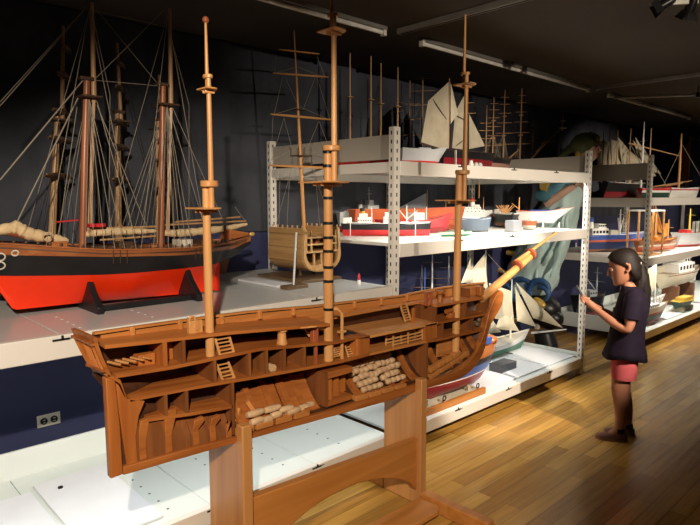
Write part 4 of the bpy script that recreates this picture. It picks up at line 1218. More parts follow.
# ---------------------------------------------------------------- dark square-rigger behind it
YD = 3.26
dk = Ship('sailing_ship_model', 'tall dark three-masted square-rigger model behind the vermilion schooner', (0.55, YD), (2.05, YD), ZC, 0.26, 0.20, [(0.45, 'brown'), (1, 'dkwood')], 'dkwood', (0.1, 0.1), lift=0.03)
dk.gunwale('dkwood').cradle()
def DX(x, y): 
    p = atY(x, y, YD); return p.x - 1.30, p.z - ZC
for (bx, by, tx, ty, mid) in ((50, 236, 63, 26, 110), (118, 236, 117, 43, 112), (158, 236, 159, 75, 120)):
    (x0, z0), (x1, z1) = DX(bx, by), DX(tx, ty)
    xm, zm = DX(lerp(bx, tx, 0.6), mid)
    lm = dk.put(MB().tube([(x0, 0, dk.z(x0) - 0.01), (xm, 0, zm)], [0.020, 0.014], 10), 'lower_mast', 'mast_tan')
    tm = dk.put(MB().tube([(xm + 0.018, 0, zm - 0.06), (x1, 0, z1)], [0.0125, 0.007], 10), 'topmast', 'mast_tan')
    q = MB().box((xm - 0.04, -0.05, zm - 0.055), (xm + 0.05, 0.05, zm - 0.046)).build('mast_top', 'dkwood'); q.parent = lm
    q = MB().box((xm - 0.02, -0.02, zm - 0.008), (xm + 0.035, 0.02, zm + 0.008)).build('mast_cap', 'dkwood'); q.parent = lm
    for k, (f, hl) in enumerate(((0.34, 0.24), (0.50, 0.21), (0.62, 0.17), (0.78, 0.13), (0.9, 0.09))):
        c = Vector((lerp(x0, x1, f) + 0.02, 0, lerp(dk.z(x0), z1, f))); d = Vector((0.62, 0.78, 0)) * hl * 0.75
        dk.put(MB().tube([c - d, c - d * .5, c + d * .5, c + d], [0.005, 0.010, 0.010, 0.005], 8), 'yard', 'dkwood')
        dk.put(MB().tube([c - d * .85 + Vector((0, 0, .009)), c + Vector((0, 0, .013)), c + d * .85 + Vector((0, 0, .009))], [0.006, 0.013, 0.006], 8), 'furled_sail', 'plinth')
    for sd in (-1, 1):
        for k in range(4):
            dk.put(MB().tube([(x0 - 0.05 * k + 0.06, sd * 0.12, dk.z(x0) + 0.01), (xm, sd * 0.01, zm - 0.05)], 0.0012, 5), 'shroud', 'linedk')
        dk.put(MB().tube([(x0 + 0.28, 0, dk.z(0) + 0.02), (x1, 0, z1 - 0.06 * (1 + sd))], 0.0012, 5), 'stay', 'linedk')

# ---------------------------------------------------------------- midship section with one mast
sec = thing('hull_section_model', 'oak midship section model with an open end, single mast and three yards', 'ship model', (2.41, 2.95, ZC))
y0, y1 = 2.80, 3.15
xl, xr, zk_, zt_ = 2.247, 2.562, 1.092, 1.36
xc = (xl + xr) / 2; hwid = (xr - xl) / 2
def uprof(off, zt=zt_, n=9):
    pts = []
    for i in range(n + 1):
        a = PI / 2 * i / n
        pts.append((xc - (hwid - off) * math.sin(a) ** 0.8, zk_ + off + 0.10 * (1 - math.cos(a))))
    pts.append((xc - (hwid - off) * 0.93, zt))
    return list(reversed(pts)) + [(2 * xc - x, z) for x, z in pts[1:]]
rings = []
for y in (y0, y1):
    rings.append([(x, y, z) for x, z in uprof(0)] + [(x, y, z) for x, z in reversed(uprof(0.014))])
MB().loft(rings).build('planked_hull', 'oakhull', sec, ang=35)
for k in range(5):
    z = 1.165 + k * 0.042; x = xc - hwid * (0.985 if k < 3 else 0.955)
    MB().box((x - 0.006, y0 + 0.004, z), (x + 0.004, y1 - 0.004, z + 0.004)).build('wale', 'oakhull', sec)
fr = [(x, y0 - 0.012, z) for x, z in uprof(0.004)] + [(x, y0 - 0.012, z) for x, z in reversed(uprof(0.024))]
MB().loft([fr, [(x, y0 - 0.0005, z) for x, _, z in fr]]).build('end_frame', 'oakz', sec, ang=35)
for z in (1.215, 1.262, 1.305):
    MB().box((xl + 0.022, y0 - 0.006, z), (xr - 0.022, y1 - 0.02, z + 0.010)).build('deck', 'oakz', sec)
MB().box((xl + 0.022, y1 - 0.019, zk_ + 0.04), (xr - 0.022, y1 - 0.008, zt_ - 0.02)).build('back_lining', 'dkwood', sec)
for z in (1.225, 1.272, 1.315):
    for x in (xl + 0.035, xl + 0.075, xr - 0.08, xr - 0.04): MB().box((x - 0.005, y0 - 0.004, z + 0.0005), (x + 0.005, y0 + 0.006, z + 0.0365)).build('stanchion', 'oakz', sec)
for x in (xc - 0.05, xc + 0.01, xc + 0.06): MB().box((x - 0.006, y0 + 0.01, 1.113), (x + 0.006, y0 + 0.02, 1.2145)).build('pillar', 'oakz', sec)
MB().box((xl + 0.06, y0 + 0.002, 1.115), (xr - 0.07, y0 + 0.06, 1.137)).build('ballast_box', 'oakz', sec)
l = MB()
for s_ in (-0.012, 0.012): l.bar((xc + s_ - 0.02, y0 + 0.02, 1.273), (xc + s_ + 0.005, y0 + 0.03, 1.304), 0.004)
for k in range(4): l.bar((xc - 0.034 + 0.006 * k, y0 + 0.02, 1.278 + 0.008 * k), (xc - 0.006 + 0.006 * k, y0 + 0.02, 1.278 + 0.008 * k), 0.004)
l.build('ladder', 'redwood', sec)
for x in (xl + 0.016, xr - 0.016):
    r = MB(); r.box((x - 0.006, y0, zt_ + 0.0005), (x + 0.006, y1, zt_ + 0.008))
    r.build('rail', 'oakz', sec)
    for k in range(7): MB().box((x - 0.004, y0 + 0.01 + k * 0.05, zt_ + 0.0082), (x + 0.004, y0 + 0.018 + k * 0.05, zt_ + 0.025)).build('baluster', 'oakz', sec)
for x in (xc - 0.06, xc + 0.055): MB().lathe([(0, 0), (0.014, 0), (0.008, 0.006), (0.008, 0.026), (0.013, 0.033), (0, 0.033)], (x, 2.94, ZC + 0.0185), 10).build('pedestal', 'plinth', sec)
MB().box((xl - 0.06, 2.72, ZC), (2.502, 3.19, ZC + 0.018)).build('baseboard', 'plinth', sec, bevel=0.003)
YM = 2.93
sm = lambda x, y: atY(x, y, YM)
mb_, mt_ = sm(304, 226), sm(294, 30)
ms = MB().tube([(mb_.x, YM, 1.24), mb_, mb_.lerp(mt_, .4), mb_.lerp(mt_, .75), mt_], [0.013, 0.013, 0.011, 0.007, 0.003], 10).build('mast', 'spar', sec)
for a, b, r in (((268, 165.5), (338, 168.5), 0.0085), ((269, 114.5), (331, 120), 0.0075), ((271, 73.5), (326, 77.5), 0.0065), ((277, 50), (317, 54.5), 0.005)):
    p, q = sm(*a), sm(*b); p.y -= 0.02; q.y -= 0.02
    MB().tube([p, p.lerp(q, .25), p.lerp(q, .75), q], [r * .6, r, r, r * .6], 8).build('yard', 'sparx', sec)
for (x, y, w_) in ((301, 156, 0.055), (299, 110, 0.035)):
    q = sm(x, y)
    tp_ = MB().box((q.x - w_, YM - w_ * .8, q.z - 0.003), (q.x + w_, YM + w_ * .8, q.z + 0.003)).build('mast_top', 'dkwood', ms)
    if w_ > 0.05:
        for dx in (-1, 0, 1):
            for dy in (-1, 1): MB().bar((q.x + dx * w_ * .9, YM + dy * w_ * .7, q.z + 0.003), (q.x + dx * w_ * .9, YM + dy * w_ * .7, q.z + 0.05), 0.003).build('rail_post', 'dkwood', tp_)
for a, b in (((276, 54), (275, 73)), ((317, 56), (325, 77)), ((283, 76), (274, 115)), ((317, 78), (330, 119)), ((285, 77), (300, 110)), ((315, 78), (303, 110)), ((273, 116), (271, 165)), ((284, 118), (270, 165)), ((284, 118), (293, 152)), ((319, 121), (336, 166)), ((319, 121), (306, 152)),
             ((297, 67), (275, 73)), ((298, 67), (323, 77)), ((299, 107), (272, 115)), ((300, 107), (328, 119)), ((301, 145), (272, 160)), ((303, 145), (335, 165)), ((280, 168), (279, 225)), ((290, 168), (287, 225)), ((315, 170), (320, 228)), ((329, 170), (328, 228)), ((297, 150), (275, 228)), ((306, 150), (333, 228))):
    MB().tube([sm(*a), sm(*b)], 0.0012, 5).build('rigging', 'line', sec)
q0, q1 = atY(296, 287, 2.62), atY(290, 230, 2.79)
pr = thing('support_rod', 'white rod on a small brown block in front of the oak section model', 'support', (2.03, 2.62, ZC))
bl = MB().box((1.975, 2.585, ZC), (2.12, 2.66, ZC + 0.02)).build('block', 'plinth', pr, bevel=0.003)
MB().tube([(2.04, 2.62, ZC + 0.0195), (2.205, 2.80, 1.345)], 0.006, 8).build('rod', 'white', pr)
b_ = thing('marker_buoy', 'tiny red and white marker on the end of the left counter', 'ornament', (2.44, 2.50, ZC))
MB().lathe([(0, 0), (0.013, 0), (0.011, 0.022), (0, 0.022)], (2.44, 2.50, ZC), 12).build('base', 'white', b_)
MB().lathe([(0, 0.0225), (0.010, 0.0225), (0.008, 0.05), (0.003, 0.062), (0, 0.063)], (2.44, 2.50, ZC), 12).build('tower', 'red', b_)
tag(MB().tube([(2.50, 2.86, ZC + 0.006), (2.48, 2.83, ZC + 0.006), (2.44, 2.80, ZC + 0.006), (2.46, 2.76, ZC + 0.006), (2.5, 2.74, ZC + 0.006)], 0.005, 6).build('cord_coil', 'white'), 'loose white cord lying beside the oak section model', 'cord')
board(1.98, 2.10, 2.70, 3.10, ZC, 'flat white card on the left counter beside the oak section model', group=None)

# ================================================================== MIDDLE SHELF OF THE CENTRE RACK
G2 = 'ship models on the middle shelf of the centre rack'
def col(x, Y, y=215): return (atY(x, y, Y).x, Y)
# black-and-red coastal freighter in front
s = Ship('cargo_ship_model', 'black and red cargo ship model with white decks and derricks beside the slotted post', (2.80, 3.05), col(431, 2.62), ZM + 0.001, 0.13, 0.088, [(0.48, 'red'), (1, 'black')], 'ltgrey', (0.10, 0.08), (0.01, 0.02), 0.5, 0.2, 3.2, group=G2)
s.gunwale('white'); L = s.L
s.box('bridge_house', -0.20, -0.10, 0.045, 0.0, 0.045, 'white'); s.box('wheelhouse', -0.19, -0.13, 0.035, 0.045, 0.025, 'white'); s.windows(-0.20, -0.10, 0.0452, 0.02, 6)
s.box('midship_house', -0.02, 0.06, 0.045, 0.0, 0.05, 'white'); s.box('upper_bridge', -0.01, 0.04, 0.038, 0.05, 0.03, 'white'); s.windows(-0.02, 0.06, 0.0452, 0.025, 5)
s.box('after_house', -0.30, -0.24, 0.04, 0.0, 0.04, 'white')
s.funnel(-0.16, 0.06, 0.016, ('yellow', 'black'), 0.05); s.box('hatch_cover', 0.10, 0.16, 0.03, 0, 0.014, 'ltgrey'); s.box('hatch_cover', 0.18, 0.23, 0.026, 0, 0.014, 'ltgrey')
for x, h in ((0.025, 0.16), (0.145, 0.135), (-0.10, 0.12), (0.20, 0.11)): s.mast(x, h, 0.004, 'white', yards=((0.6, 0.03),))
s.spar((0.145, 0, s.z(0.145) + 0.03), (0.09, 0.02, s.z(0.1) + 0.10), 0.003, 'white', 'derrick'); s.spar((0.145, 0, s.z(0.145) + 0.03), (0.22, -0.02, s.z(0.2) + 0.09), 0.003, 'white', 'derrick')
for x in (0.05, 0.2, -0.25): s.put(MB().bar((x, -s.B * 0.5 - 0.004, 0.0), (x, -s.B * 0.47, s.z(x) + 0.02), 0.004), 'stay_pole', 'white')
# red bow behind
s = Ship('tug_model', 'red-hulled boat model whose bow shows just past the black and red cargo ship', (3.05, 2.92), col(450, 2.80), ZM + 0.001, 0.15, 0.10, [(0.45, 'dkred'), (1, 'red')], 'brown', (0.5, 0.1), (0.05, 0.02), 0.7, 0.3, 2.0, group=G2)
s.gunwale('red'); s.box('wheelhouse', -0.05, 0.05, 0.04, 0, 0.06, 'white'); s.windows(-0.05, 0.05, 0.0402, 0.03, 4); s.mast(0.1, 0.10, 0.004, 'white')
# long brick-red hull
s = Ship('hull_model', 'long bare brick-red hull model behind the black and red cargo ship', col(352, 3.28), col(464, 3.02), ZM + 0.001, 0.20, 0.175, [(0.45, 'brick'), (0.5, 'brown'), (1, 'brick')], 'brick', (0.10, 0.0), (0.05, 0.02), 0.6, 0.25, 2.6, group=G2)
s.gunwale('brick'); s.box('hatch_coaming', -0.2, 0.1, 0.05, 0, 0.02, 'brown'); s.cradle((-0.3, 0.3), 0.02)
# grey warship
s = Ship('warship_model', 'grey warship model with stacked tower and mast at the back of the middle shelf', col(338, 3.42), col(394, 3.38), ZM + 0.001, 0.11, 0.15, [(0.3, 'dkred'), (1, 'grey')], 'grey', (0.08, 0.02), (0.05, 0.02), 0.5, 0.25, 2.2, group=G2)
s.gunwale('grey')
s.box('deckhouse', -0.18, 0.16, 0.04, 0, 0.03, 'grey'); s.box('bridge_block', -0.02, 0.10, 0.034, 0.03, 0.035, 'grey'); s.box('tower', 0.0, 0.05, 0.024, 0.065, 0.04, 'grey'); s.funnel(-0.07, 0.07, 0.018, ('grey', 'dkgrey'), 0.03)
s.mast(0.02, 0.21, 0.005, 'grey', yards=((0.75, 0.03), (0.88, 0.02)))
for x in (0.2, -0.22):
    s.put(MB().lathe([(0, 0), (0.022, 0), (0.02, 0.016), (0.012, 0.022), (0, 0.022)], (x, 0, s.z(x)), 12), 'gun_turret', 'grey')
    s.spar((x, 0, s.z(x) + 0.014), (x + 0.05, 0, s.z(x) + 0.02), 0.003, 'grey', 'gun_barrel')
# slate sail boat
s = Ship('sailboat_model', 'small sailboat model with one slate-grey sail behind the brick-red hull', col(398, 3.45), col(433, 3.44), ZM + 0.001, 0.07, 0.10, [(1, 'dkgrey')], 'brown', group=G2)
s.gunwale('dkgrey'); sx_ = lambda x, y: (atY(x, y, 3.44).x - s.t.location.x, atY(x, y, 3.44).z - s.t.location.z)
mast_at_x = sx_(427.5, 192)[0]; s.mast(mast_at_x, 0.24, 0.004, 'spar'); zb = s.z(0)
s.sail([sx_(426.5, 193), sx_(426.5, 209), sx_(399, 208)], 'saildark', belly=0.02); s.spar((mast_at_x, 0, zb + 0.05), (mast_at_x - 0.24, 0, zb + 0.06))
# blue-grey hull
s = Ship('hull_model', 'smooth blue-grey hull model with rounded bow on the middle shelf', col(455, 2.82), col(491, 2.60), ZM + 0.001, 0.16, 0.105, [(0.12, 'dkgrey'), (1, 'bluegrey')], 'ltgrey', (0.10, 0.04), (0.02, 0.02), 0.7, 0.18, 4.0, group=G2)
s.gunwale('bluegrey'); s.box('hatch_coaming', -0.08, 0.05, 0.04, 0, 0.015, 'ltgrey')
# white liner with two red funnels
s = Ship('liner_model', 'white passenger ship model with two red funnels behind the blue-grey hull', col(438, 3.28), col(492, 3.10), ZM + 0.001, 0.15, 0.135, [(0.3, 'green'), (1, 'white')], 'offwhite', (0.12, 0.05), (0.04, 0.03), 0.5, 0.22, 2.6, group=G2)
s.gunwale('white'); s.box('promenade_deck', -0.22, 0.18, 0.055, 0, 0.03, 'white'); s.windows(-0.22, 0.18, 0.0552, 0.012, 9); s.box('boat_deck', -0.18, 0.14, 0.045, 0.03, 0.025, 'white'); s.windows(-0.18, 0.14, 0.0452, 0.04, 10); s.box('bridge_house', 0.07, 0.13, 0.04, 0.055, 0.02, 'white')
for x in (-0.05, 0.10): s.funnel(x - 0.02, 0.085, 0.022, ('white', 'red'), 0.05, -0.015)
s.mast(0.2, 0.14, 0.0035, 'spar'); s.mast(-0.22, 0.12, 0.0035, 'spar')
# black over brown freighter, stern with red name board
s = Ship('freighter_model', 'black freighter model with brown bottom, red name board and a forest of wooden derricks', col(496, 3.25), col(513, 2.72), ZM + 0.001, 0.20, 0.125, [(0.38, 'brown'), (1, 'black')], 'offwhite', (0.06, 0.04), (0.02, 0.02), 0.8, 0.16, 5.0, group=G2)
s.gunwale('white')
for x, dx in ((-0.12, 0.03), (-0.04, -0.02), (0.04, 0.03), (0.10, -0.03), (0.16, 0.02)):
    s.mast(x, 0.085, 0.005, 'spar'); s.spar((x, 0.0, s.z(x) + 0.01), (x + dx, 0.06, s.z(x) + 0.08), 0.004, 'spar', 'derrick'); s.spar((x, 0.0, s.z(x) + 0.01), (x + dx, -0.06, s.z(x) + 0.08), 0.004, 'spar', 'derrick')
s.put(MB().box((0.02, -0.104, 0.095), (0.11, -0.1015, 0.108)), 'name_board', 'red')
s.box('deckhouse', -0.22, -0.16, 0.06, 0, 0.04, 'white')
# white yacht
s = Ship('yacht_model', 'white racing yacht hull model with red rail at the end of the middle shelf', col(517, 2.92), (5.06, 2.52), ZM + 0.035, 0.17, 0.11, [(0.10, 'ltgrey'), (1, 'white')], 'deckw', (0.40, 0.05), (0.14, 0.03), 0.55, 0.55, 1.8, group=G2, lift=0.0)
s.gunwale('red'); s.mast(-0.2, 0.13, 0.007, 'spar'); s.spar((-0.2, 0, s.z(-0.2) + 0.02), (-0.26, -0.05, s.z(0) + 0.08), 0.005, 'spar', 'boom')
s.box('coach_roof', -0.1, 0.1, 0.04, 0, 0.02, 'blue')
for x in (0.02, 0.16): s.put(MB().box((x - 0.004, -0.05, -0.034), (x + 0.004, 0.05, 0.012)), 'stand_leg', 'white')
s.put(MB().box((-0.24, -0.05, -0.034), (-0.225, 0.05, 0.012)), 'stand_leg', 'white')
# little brown dinghy and grey block
s = Ship('dinghy_model', 'small cream and brown half-decked boat model beside the grey block', col(523, 2.62), col(537, 2.46), ZM + 0.001, 0.08, 0.075, [(0.5, 'offwhite'), (1, 'brick')], 'brown', (0.1, 0.05), (0.02, 0.01), 0.6, 0.3, 2.2, group=G2)
s.gunwale('offwhite'); s.box('cuddy', 0.0, 0.06, 0.025, 0, 0.02, 'offwhite')
c = col(516, 2.48)
tag(MB().box((c[0] - 0.06, 2.46, ZM + 0.001), (c[0] + 0.06, 2.54, ZM + 0.09)).build('plinth_block', 'plaingrey', bevel=0.004), 'plain grey block on the middle shelf in front of the white yacht', 'block')
s = Ship('launch_model', 'low pale green launch model lying along the front of the middle shelf', col(440, 2.50), col(472, 2.42), ZM + 0.001, 0.06, 0.03, [(0.5, 'green'), (1, 'offwhite')], 'offwhite', (0.1, 0.05), (0.02, 0.01), group=G2)
s.gunwale('green'); s.box('cuddy', 0, 0.05, 0.018, 0, 0.012, 'white')

# ================================================================== TOP SHELF OF THE CENTRE RACK
G3 = 'ship models on the top shelf of the centre rack'
ZTT = ZT + 0.001
def mast_at(s, px, pytop, Y, r=0.006, mat='mast_tan', yards=(), top=None, **k):
    """stand a mast on ship s so that it rises at image column px in plane Y"""
    p = atY(px, pytop, Y); v = p - Vector(s.t.location); c_, s_ = math.cos(-s.rz), math.sin(-s.rz)
    x = v.x * c_ - v.y * s_
    return s.mast(x, p.z - s.t.location.z - s.z(x), r, mat, yards=yards, top=top, **k), x
# tall bare-masted barque
s = Ship('barque_model', 'dark barque model with red bottom and four tall bare masts on the top shelf', (2.72, 3.05), (3.62, 3.05), ZTT, 0.16, 0.12, [(0.5, 'red'), (1, 'black')], 'dkwood', (0.1, 0.08), (0.05, 0.03), group=G3)
s.gunwale('dkwood')
for px_, py_ in ((350, 53), (371, 56), (381, 63), (398, 67)): mast_at(s, px_, py_, 3.05, 0.009, 'mast_tan', yards=() if px_ < 390 else ((0.5, 0.05), (0.6, 0.04)), top=(0.55,))
s.shrouds(0.0, 0.5, 3, mat='linedk')
# dark square rigger behind
s = Ship('brig_model', 'dim square-rigged brig model with thin crossed yards behind the top shelf sails', (3.30, 3.38), (4.05, 3.38), ZTT, 0.15, 0.13, [(0.4, 'brown'), (1, 'dkwood')], 'dkwood', (0.15, 0.1), group=G3)
s.gunwale('dkwood')
mast_at(s, 423, 64, 3.38, 0.008, 'mast_tan', yards=((0.25, 0.11), (0.42, 0.10), (0.57, 0.09), (0.72, 0.08), (0.85, 0.06)), ytilt=-0.8); mast_at(s, 410, 80, 3.38, 0.007, 'mast_tan', yards=((0.3, 0.09), (0.5, 0.08), (0.7, 0.06)), ytilt=-0.8)
s.spar((0.33, 0, s.z(0.3)), (0.52, 0, s.z(0.3) + 0.07), 0.006, 'mast_tan', 'bowsprit'); s.shrouds(0.1, 0.35, 4, mat='linedk')
# gaff schooner with sails
YG = 2.78
s = Ship('schooner_model', 'gaff schooner model with dusty cream sails and red hull on the top shelf', (3.56, YG), (4.28, YG), ZTT, 0.15, 0.145, [(0.62, 'dkred'), (1, 'black')], 'dkwood', (0.10, 0.06), (0.08, 0.04), group=G3)
s.gunwale('dkwood')
gx = lambda x, y: (atY(x, y, YG).x - s.t.location.x, atY(x, y, YG).z - s.t.location.z)
mast_at(s, 449.5, 78, YG, 0.006, 'mast_tan'); mast_at(s, 467.5, 88, YG, 0.006, 'mast_tan', yards=((0.62, 0.05), (0.78, 0.04)), ytilt=-0.8)
s.sail([gx(448.5, 82), gx(428, 101), gx(421, 142), gx(448.5, 151)], 'sailold'); s.sail([gx(450.5, 82), gx(458, 114), gx(450.5, 124)], 'sail', belly=-0.01)
s.sail([gx(466, 92), gx(455, 112), gx(452, 148), gx(466, 150)], 'sailold'); s.sail([gx(469, 114), gx(485, 146), gx(469, 149)], 'sailold')
for a, b in (((433, 99), (448, 121)), ((420, 143), (449, 152)), ((452, 113), (467, 121)), ((452, 149), (467, 138))):
    p, q = gx(*a), gx(*b); s.spar((p[0], 0.004, p[1]), (q[0], 0.004, q[1]), 0.005, 'dkwood', 'gaff')
# grey upturned boat hull
s = Ship('hull_model', 'pale grey hull model in front of the dim brig on the top shelf', col(400, 2.60, 155), col(444, 2.52, 155), ZTT, 0.12, 0.105, [(0.3, 'red'), (1, 'ltgrey')], 'grey', (0.25, 0.05), (0.08, 0.02), group=G3)
s.gunwale('ltgrey'); s.box('cabin', -0.05, 0.05, 0.03, 0, 0.02, 'grey')
# clippers with many yards
YQ = 2.98
s = Ship('clipper_model', 'full-rigged clipper model with three yarded masts and pinkish bottom on the top shelf', (4.02, YQ), (4.86, YQ), ZTT, 0.17, 0.14, [(0.66, 'copper'), (1, 'black')], 'brown', (0.14, 0.08), (0.10, 0.04), group=G3)
s.gunwale('dkwood')
yy = ((0.22, 0.062), (0.38, 0.058), (0.53, 0.05), (0.67, 0.042), (0.8, 0.036), (0.9, 0.028))
for px_, py_ in ((494, 97), (505, 90), (522, 88)):
    o_, x_ = mast_at(s, px_, py_, YQ, 0.007, 'mast_tan', yards=yy, top=(0.34, 0.62), ytilt=-0.85, ymat='mast_tan'); s.shrouds(x_, 0.22, 4, mat='line')
mast_at(s, 487, 105, YQ, 0.0055, 'mast_tan', yards=yy[1:4], ytilt=-0.85)
s.spar((0.38, 0, s.z(0.38)), (0.58, 0, s.z(0.38) + 0.10), 0.008, 'mast_tan', 'bowsprit')
b_ = s.z(-0.1); s.box('deckhouse', -0.12, -0.02, 0.03, 0, 0.025, 'offwhite')
# second square-rigger whose bowsprit and foremast rise over the end panel
YH = 3.20
s = Ship('frigate_model', 'dark frigate model with long rising bowsprit behind the grey end panel', (4.50, YH), (4.93, YH), ZTT, 0.16, 0.13, [(0.4, 'brown'), (1, 'dkwood')], 'dkwood', (0.2, 0.1), group=G3)
s.gunwale('dkwood')
hx_ = lambda x, y: (atY(x, y, YH).x - s.t.location.x, 0, atY(x, y, YH).z - s.t.location.z)
for a, b, r in (((532, 158), (551, 138), 0.009), ((536, 152), (546, 141), 0.006), ((551, 138), (562, 129), 0.006)): s.spar(hx_(*a), hx_(*b), r, 'mast_tan', 'bowsprit')
s.spar(hx_(541, 143), hx_(556, 141), 0.006, 'plinth', 'spritsail_yard')
for a in ((534, 118), ): mast_at(s, a[0], a[1], YH, 0.006, 'dkwood', yards=((0.5, 0.08), (0.75, 0.05)), ytilt=-0.8)
for i in range(4): s.lines([(hx_(533 + i * 4, 156 - 3 * i), hx_(561, 130))], 'linedk')
s.spar(hx_(562.5, 131), hx_(563, 113), 0.006, 'spar', 'jackstaff')
c_ = MB(); 
for k, (w_, y_) in enumerate(((0.03, 128), (0.02, 121))):
    p = Vector(hx_(563, y_)); s.put(MB().box((p.x - w_, -w_, p.z - 0.006), (p.x + w_, w_, p.z + 0.006)), 'mast_top', 'sail')

# small clutter on the top shelf edge
for i, (px_, m_) in enumerate(((471, 'white'), (476, 'offwhite'), (480, 'ltgrey'))):
    c = col(px_, 2.40, 160)
    o = tag(MB().lathe([(0, 0), (0.018, 0), (0.02, 0.012), (0.012, 0.03 + 0.012 * (i == 0)), (0, 0.034 + 0.012 * (i == 0))], (c[0], c[1], ZTT), 10).build('fitting', m_), ('small white fitting on the top shelf edge, tallest of three', 'middle small fitting of the three on the top shelf edge', 'small grey fitting of the three on the top shelf edge')[i], 'fitting', 'small fittings on the top shelf edge')
c = col(456, 2.36, 155)
tag(MB().bar((c[0], c[1], ZTT), (c[0] + 0.02, c[1] + 0.02, ZTT + 0.10), 0.012, 0.006).build('loose_stick', 'offwhite'), 'thin pale stick leaning on the top shelf below the schooner', 'stick')

# ================================================================== BASE DECK OF THE CENTRE RACK
ZD = ZB - 0.003
# wooden stand and colourful trawler
st = thing('boat_cradle', 'square-edged wooden cradle with eye hooks at the front of the base deck', 'cradle', (3.3, 2.44, ZD))
MB().box((2.90, 2.335, ZD), (3.565, 2.36, ZD + 0.045)).build('front_rail', 'pinex', st, bevel=0.002); MB().box((2.90, 2.56, ZD), (3.565, 2.585, ZD + 0.045)).build('back_rail', 'pinex', st, bevel=0.002)
MB().box((2.90, 2.3605, ZD), (3.565, 2.5595, ZD + 0.03)).build('base_plate', 'sail', st)
for x in (3.13, 3.52):
    MB().tube([(x + 0.016 * math.cos(a), 2.375, ZD + 0.058 + 0.016 * math.sin(a)) for a in [i * PI / 8 for i in range(17)]], 0.004, 6).build('eye_hook', 'satin', st)
for x in (3.0, 3.45): MB().box((x - 0.012, 2.40, ZD + 0.0305), (x + 0.012, 2.42, ZD + 0.07)).build('keel_block', 'sail', st, bevel=0.002)
s = Ship('trawler_model', 'trawler hull model banded oxblood, white, blue and black on the wooden cradle', (2.86, 2.47), (3.86, 2.47), ZD + 0.036, 0.27, 0.29, [(0.38, 'dkred'), (0.41, 'white'), (0.62, 'blue'), (0.78, 'black'), (1, 'mahog')], 'mahog', (0.06, 0.05), (0.05, 0.03), 0.6, 0.34, 5.0, bulw=0.1, fore=0.36)
s.gunwale('mahog'); s.box('foredeck_cover', 0.34, 0.42, 0.04, 0.0, 0.045, 'blue'); s.box('wheelhouse', -0.2, -0.05, 0.06, 0, 0.10, 'offwhite')
s.put(MB().ball((0.45, 0, s.z(0.5) + 0.005), 0.05, 12, (1.1, 1.2, 0.8)), 'bow_fender', 'mahog')
# grey block
c = col(501, 2.55, 352)
tag(MB().box((c[0] - 0.06, 2.50, ZD + 0.012), (c[0] + 0.16, 2.62, ZD + 0.075)).build('plinth_block', 'dkgrey', bevel=0.003), 'dark grey block on the base deck beside the trawler bow', 'block')
# big white-sailed schooner
YW = 2.82
s = Ship('sailboat_model', 'big white and green sailing model with cream sails on the base deck', (3.95, YW), (4.97, YW), ZB + 0.013, 0.20, 0.125, [(0.62, 'green'), (1, 'white')], 'offwhite', (0.28, 0.10), (0.12, 0.06), 0.4, 0.5, 1.9, bulw=0.05)
s.gunwale('white'); s.cradle((-0.2, 0.15), 0.02, 'dkwood')
wx = lambda x, y: (atY(x, y, YW).x - s.t.location.x, atY(x, y, YW).z - s.t.location.z)
mast_at(s, 486, 250, YW, 0.009, 'ivory'); mast_at(s, 512, 279, YW, 0.009, 'ivory')
for pts in ([(484.5, 254), (471, 271), (474, 287), (488, 291)], [(470.5, 258), (461, 283), (471, 282)], [(489, 283), (511, 291), (514, 322), (492, 318)], [(515, 287), (536, 327), (517, 321)], [(515.5, 282), (563, 328), (533, 318)], [(504, 306), (519, 331), (495, 329)], [(462, 284), (480, 286), (488, 318), (466, 312)], [(489, 315), (501, 332), (486, 334)]):
    s.sail([wx(*p) for p in pts], 'sail', belly=-0.03)
p, q = wx(532, 333), wx(566, 329.5); s.spar((p[0], 0, p[1]), (q[0], 0, q[1]), 0.011, 'white', 'bowsprit')
for a, b in (((486, 252), (512, 281)), ((486, 288), (514, 324)), ((470, 300), (504, 309))): s.lines([((wx(*a)[0], 0, wx(*a)[1]), (wx(*b)[0], 0, wx(*b)[1]))], 'line', 0.002)
s.box('deckhouse', -0.1, 0.02, 0.04, 0, 0.03, 'white')
# dark square riggers behind the cutaway ship
YR = 3.08
s = Ship('brig_model', 'dark brig model with grey masts and bare yards under the middle shelf', (3.55, YR), (4.22, YR), ZD, 0.18, 0.42, [(0.5, 'dkblue'), (1, 'black')], 'dkwood', (0.1, 0.08))
s.gunwale('dkgrey')
mast_at(s, 432.5, 253, YR, 0.010, 'grey', yards=((0.35, 0.10), (0.62, 0.10), (0.86, 0.06)), ymat='plinth', ytilt=-0.9, top=(0.4,)); mast_at(s, 449, 256, YR, 0.010, 'grey', yards=((0.5, 0.10), (0.8, 0.06)), ymat='plinth', ytilt=-0.9); mast_at(s, 422, 265, YR, 0.008, 'dkgrey', yards=((0.3, 0.09), (0.6, 0.06)), ymat='plinth', ytilt=-0.9)
s = Ship('skiff_model', 'slim skiff model with a bright blue mast beside the dark brig', (3.35, 2.80), (3.70, 2.80), ZB + 0.013, 0.10, 0.30, [(1, 'white')], 'white')
s.gunwale('blue'); mast_at(s, 425, 267, 2.80, 0.006, 'blue'); p = s.z(0); s.spar((0.0, 0, p + 0.12), (0.10, 0, p + 0.13), 0.004, 'blue', 'boom')

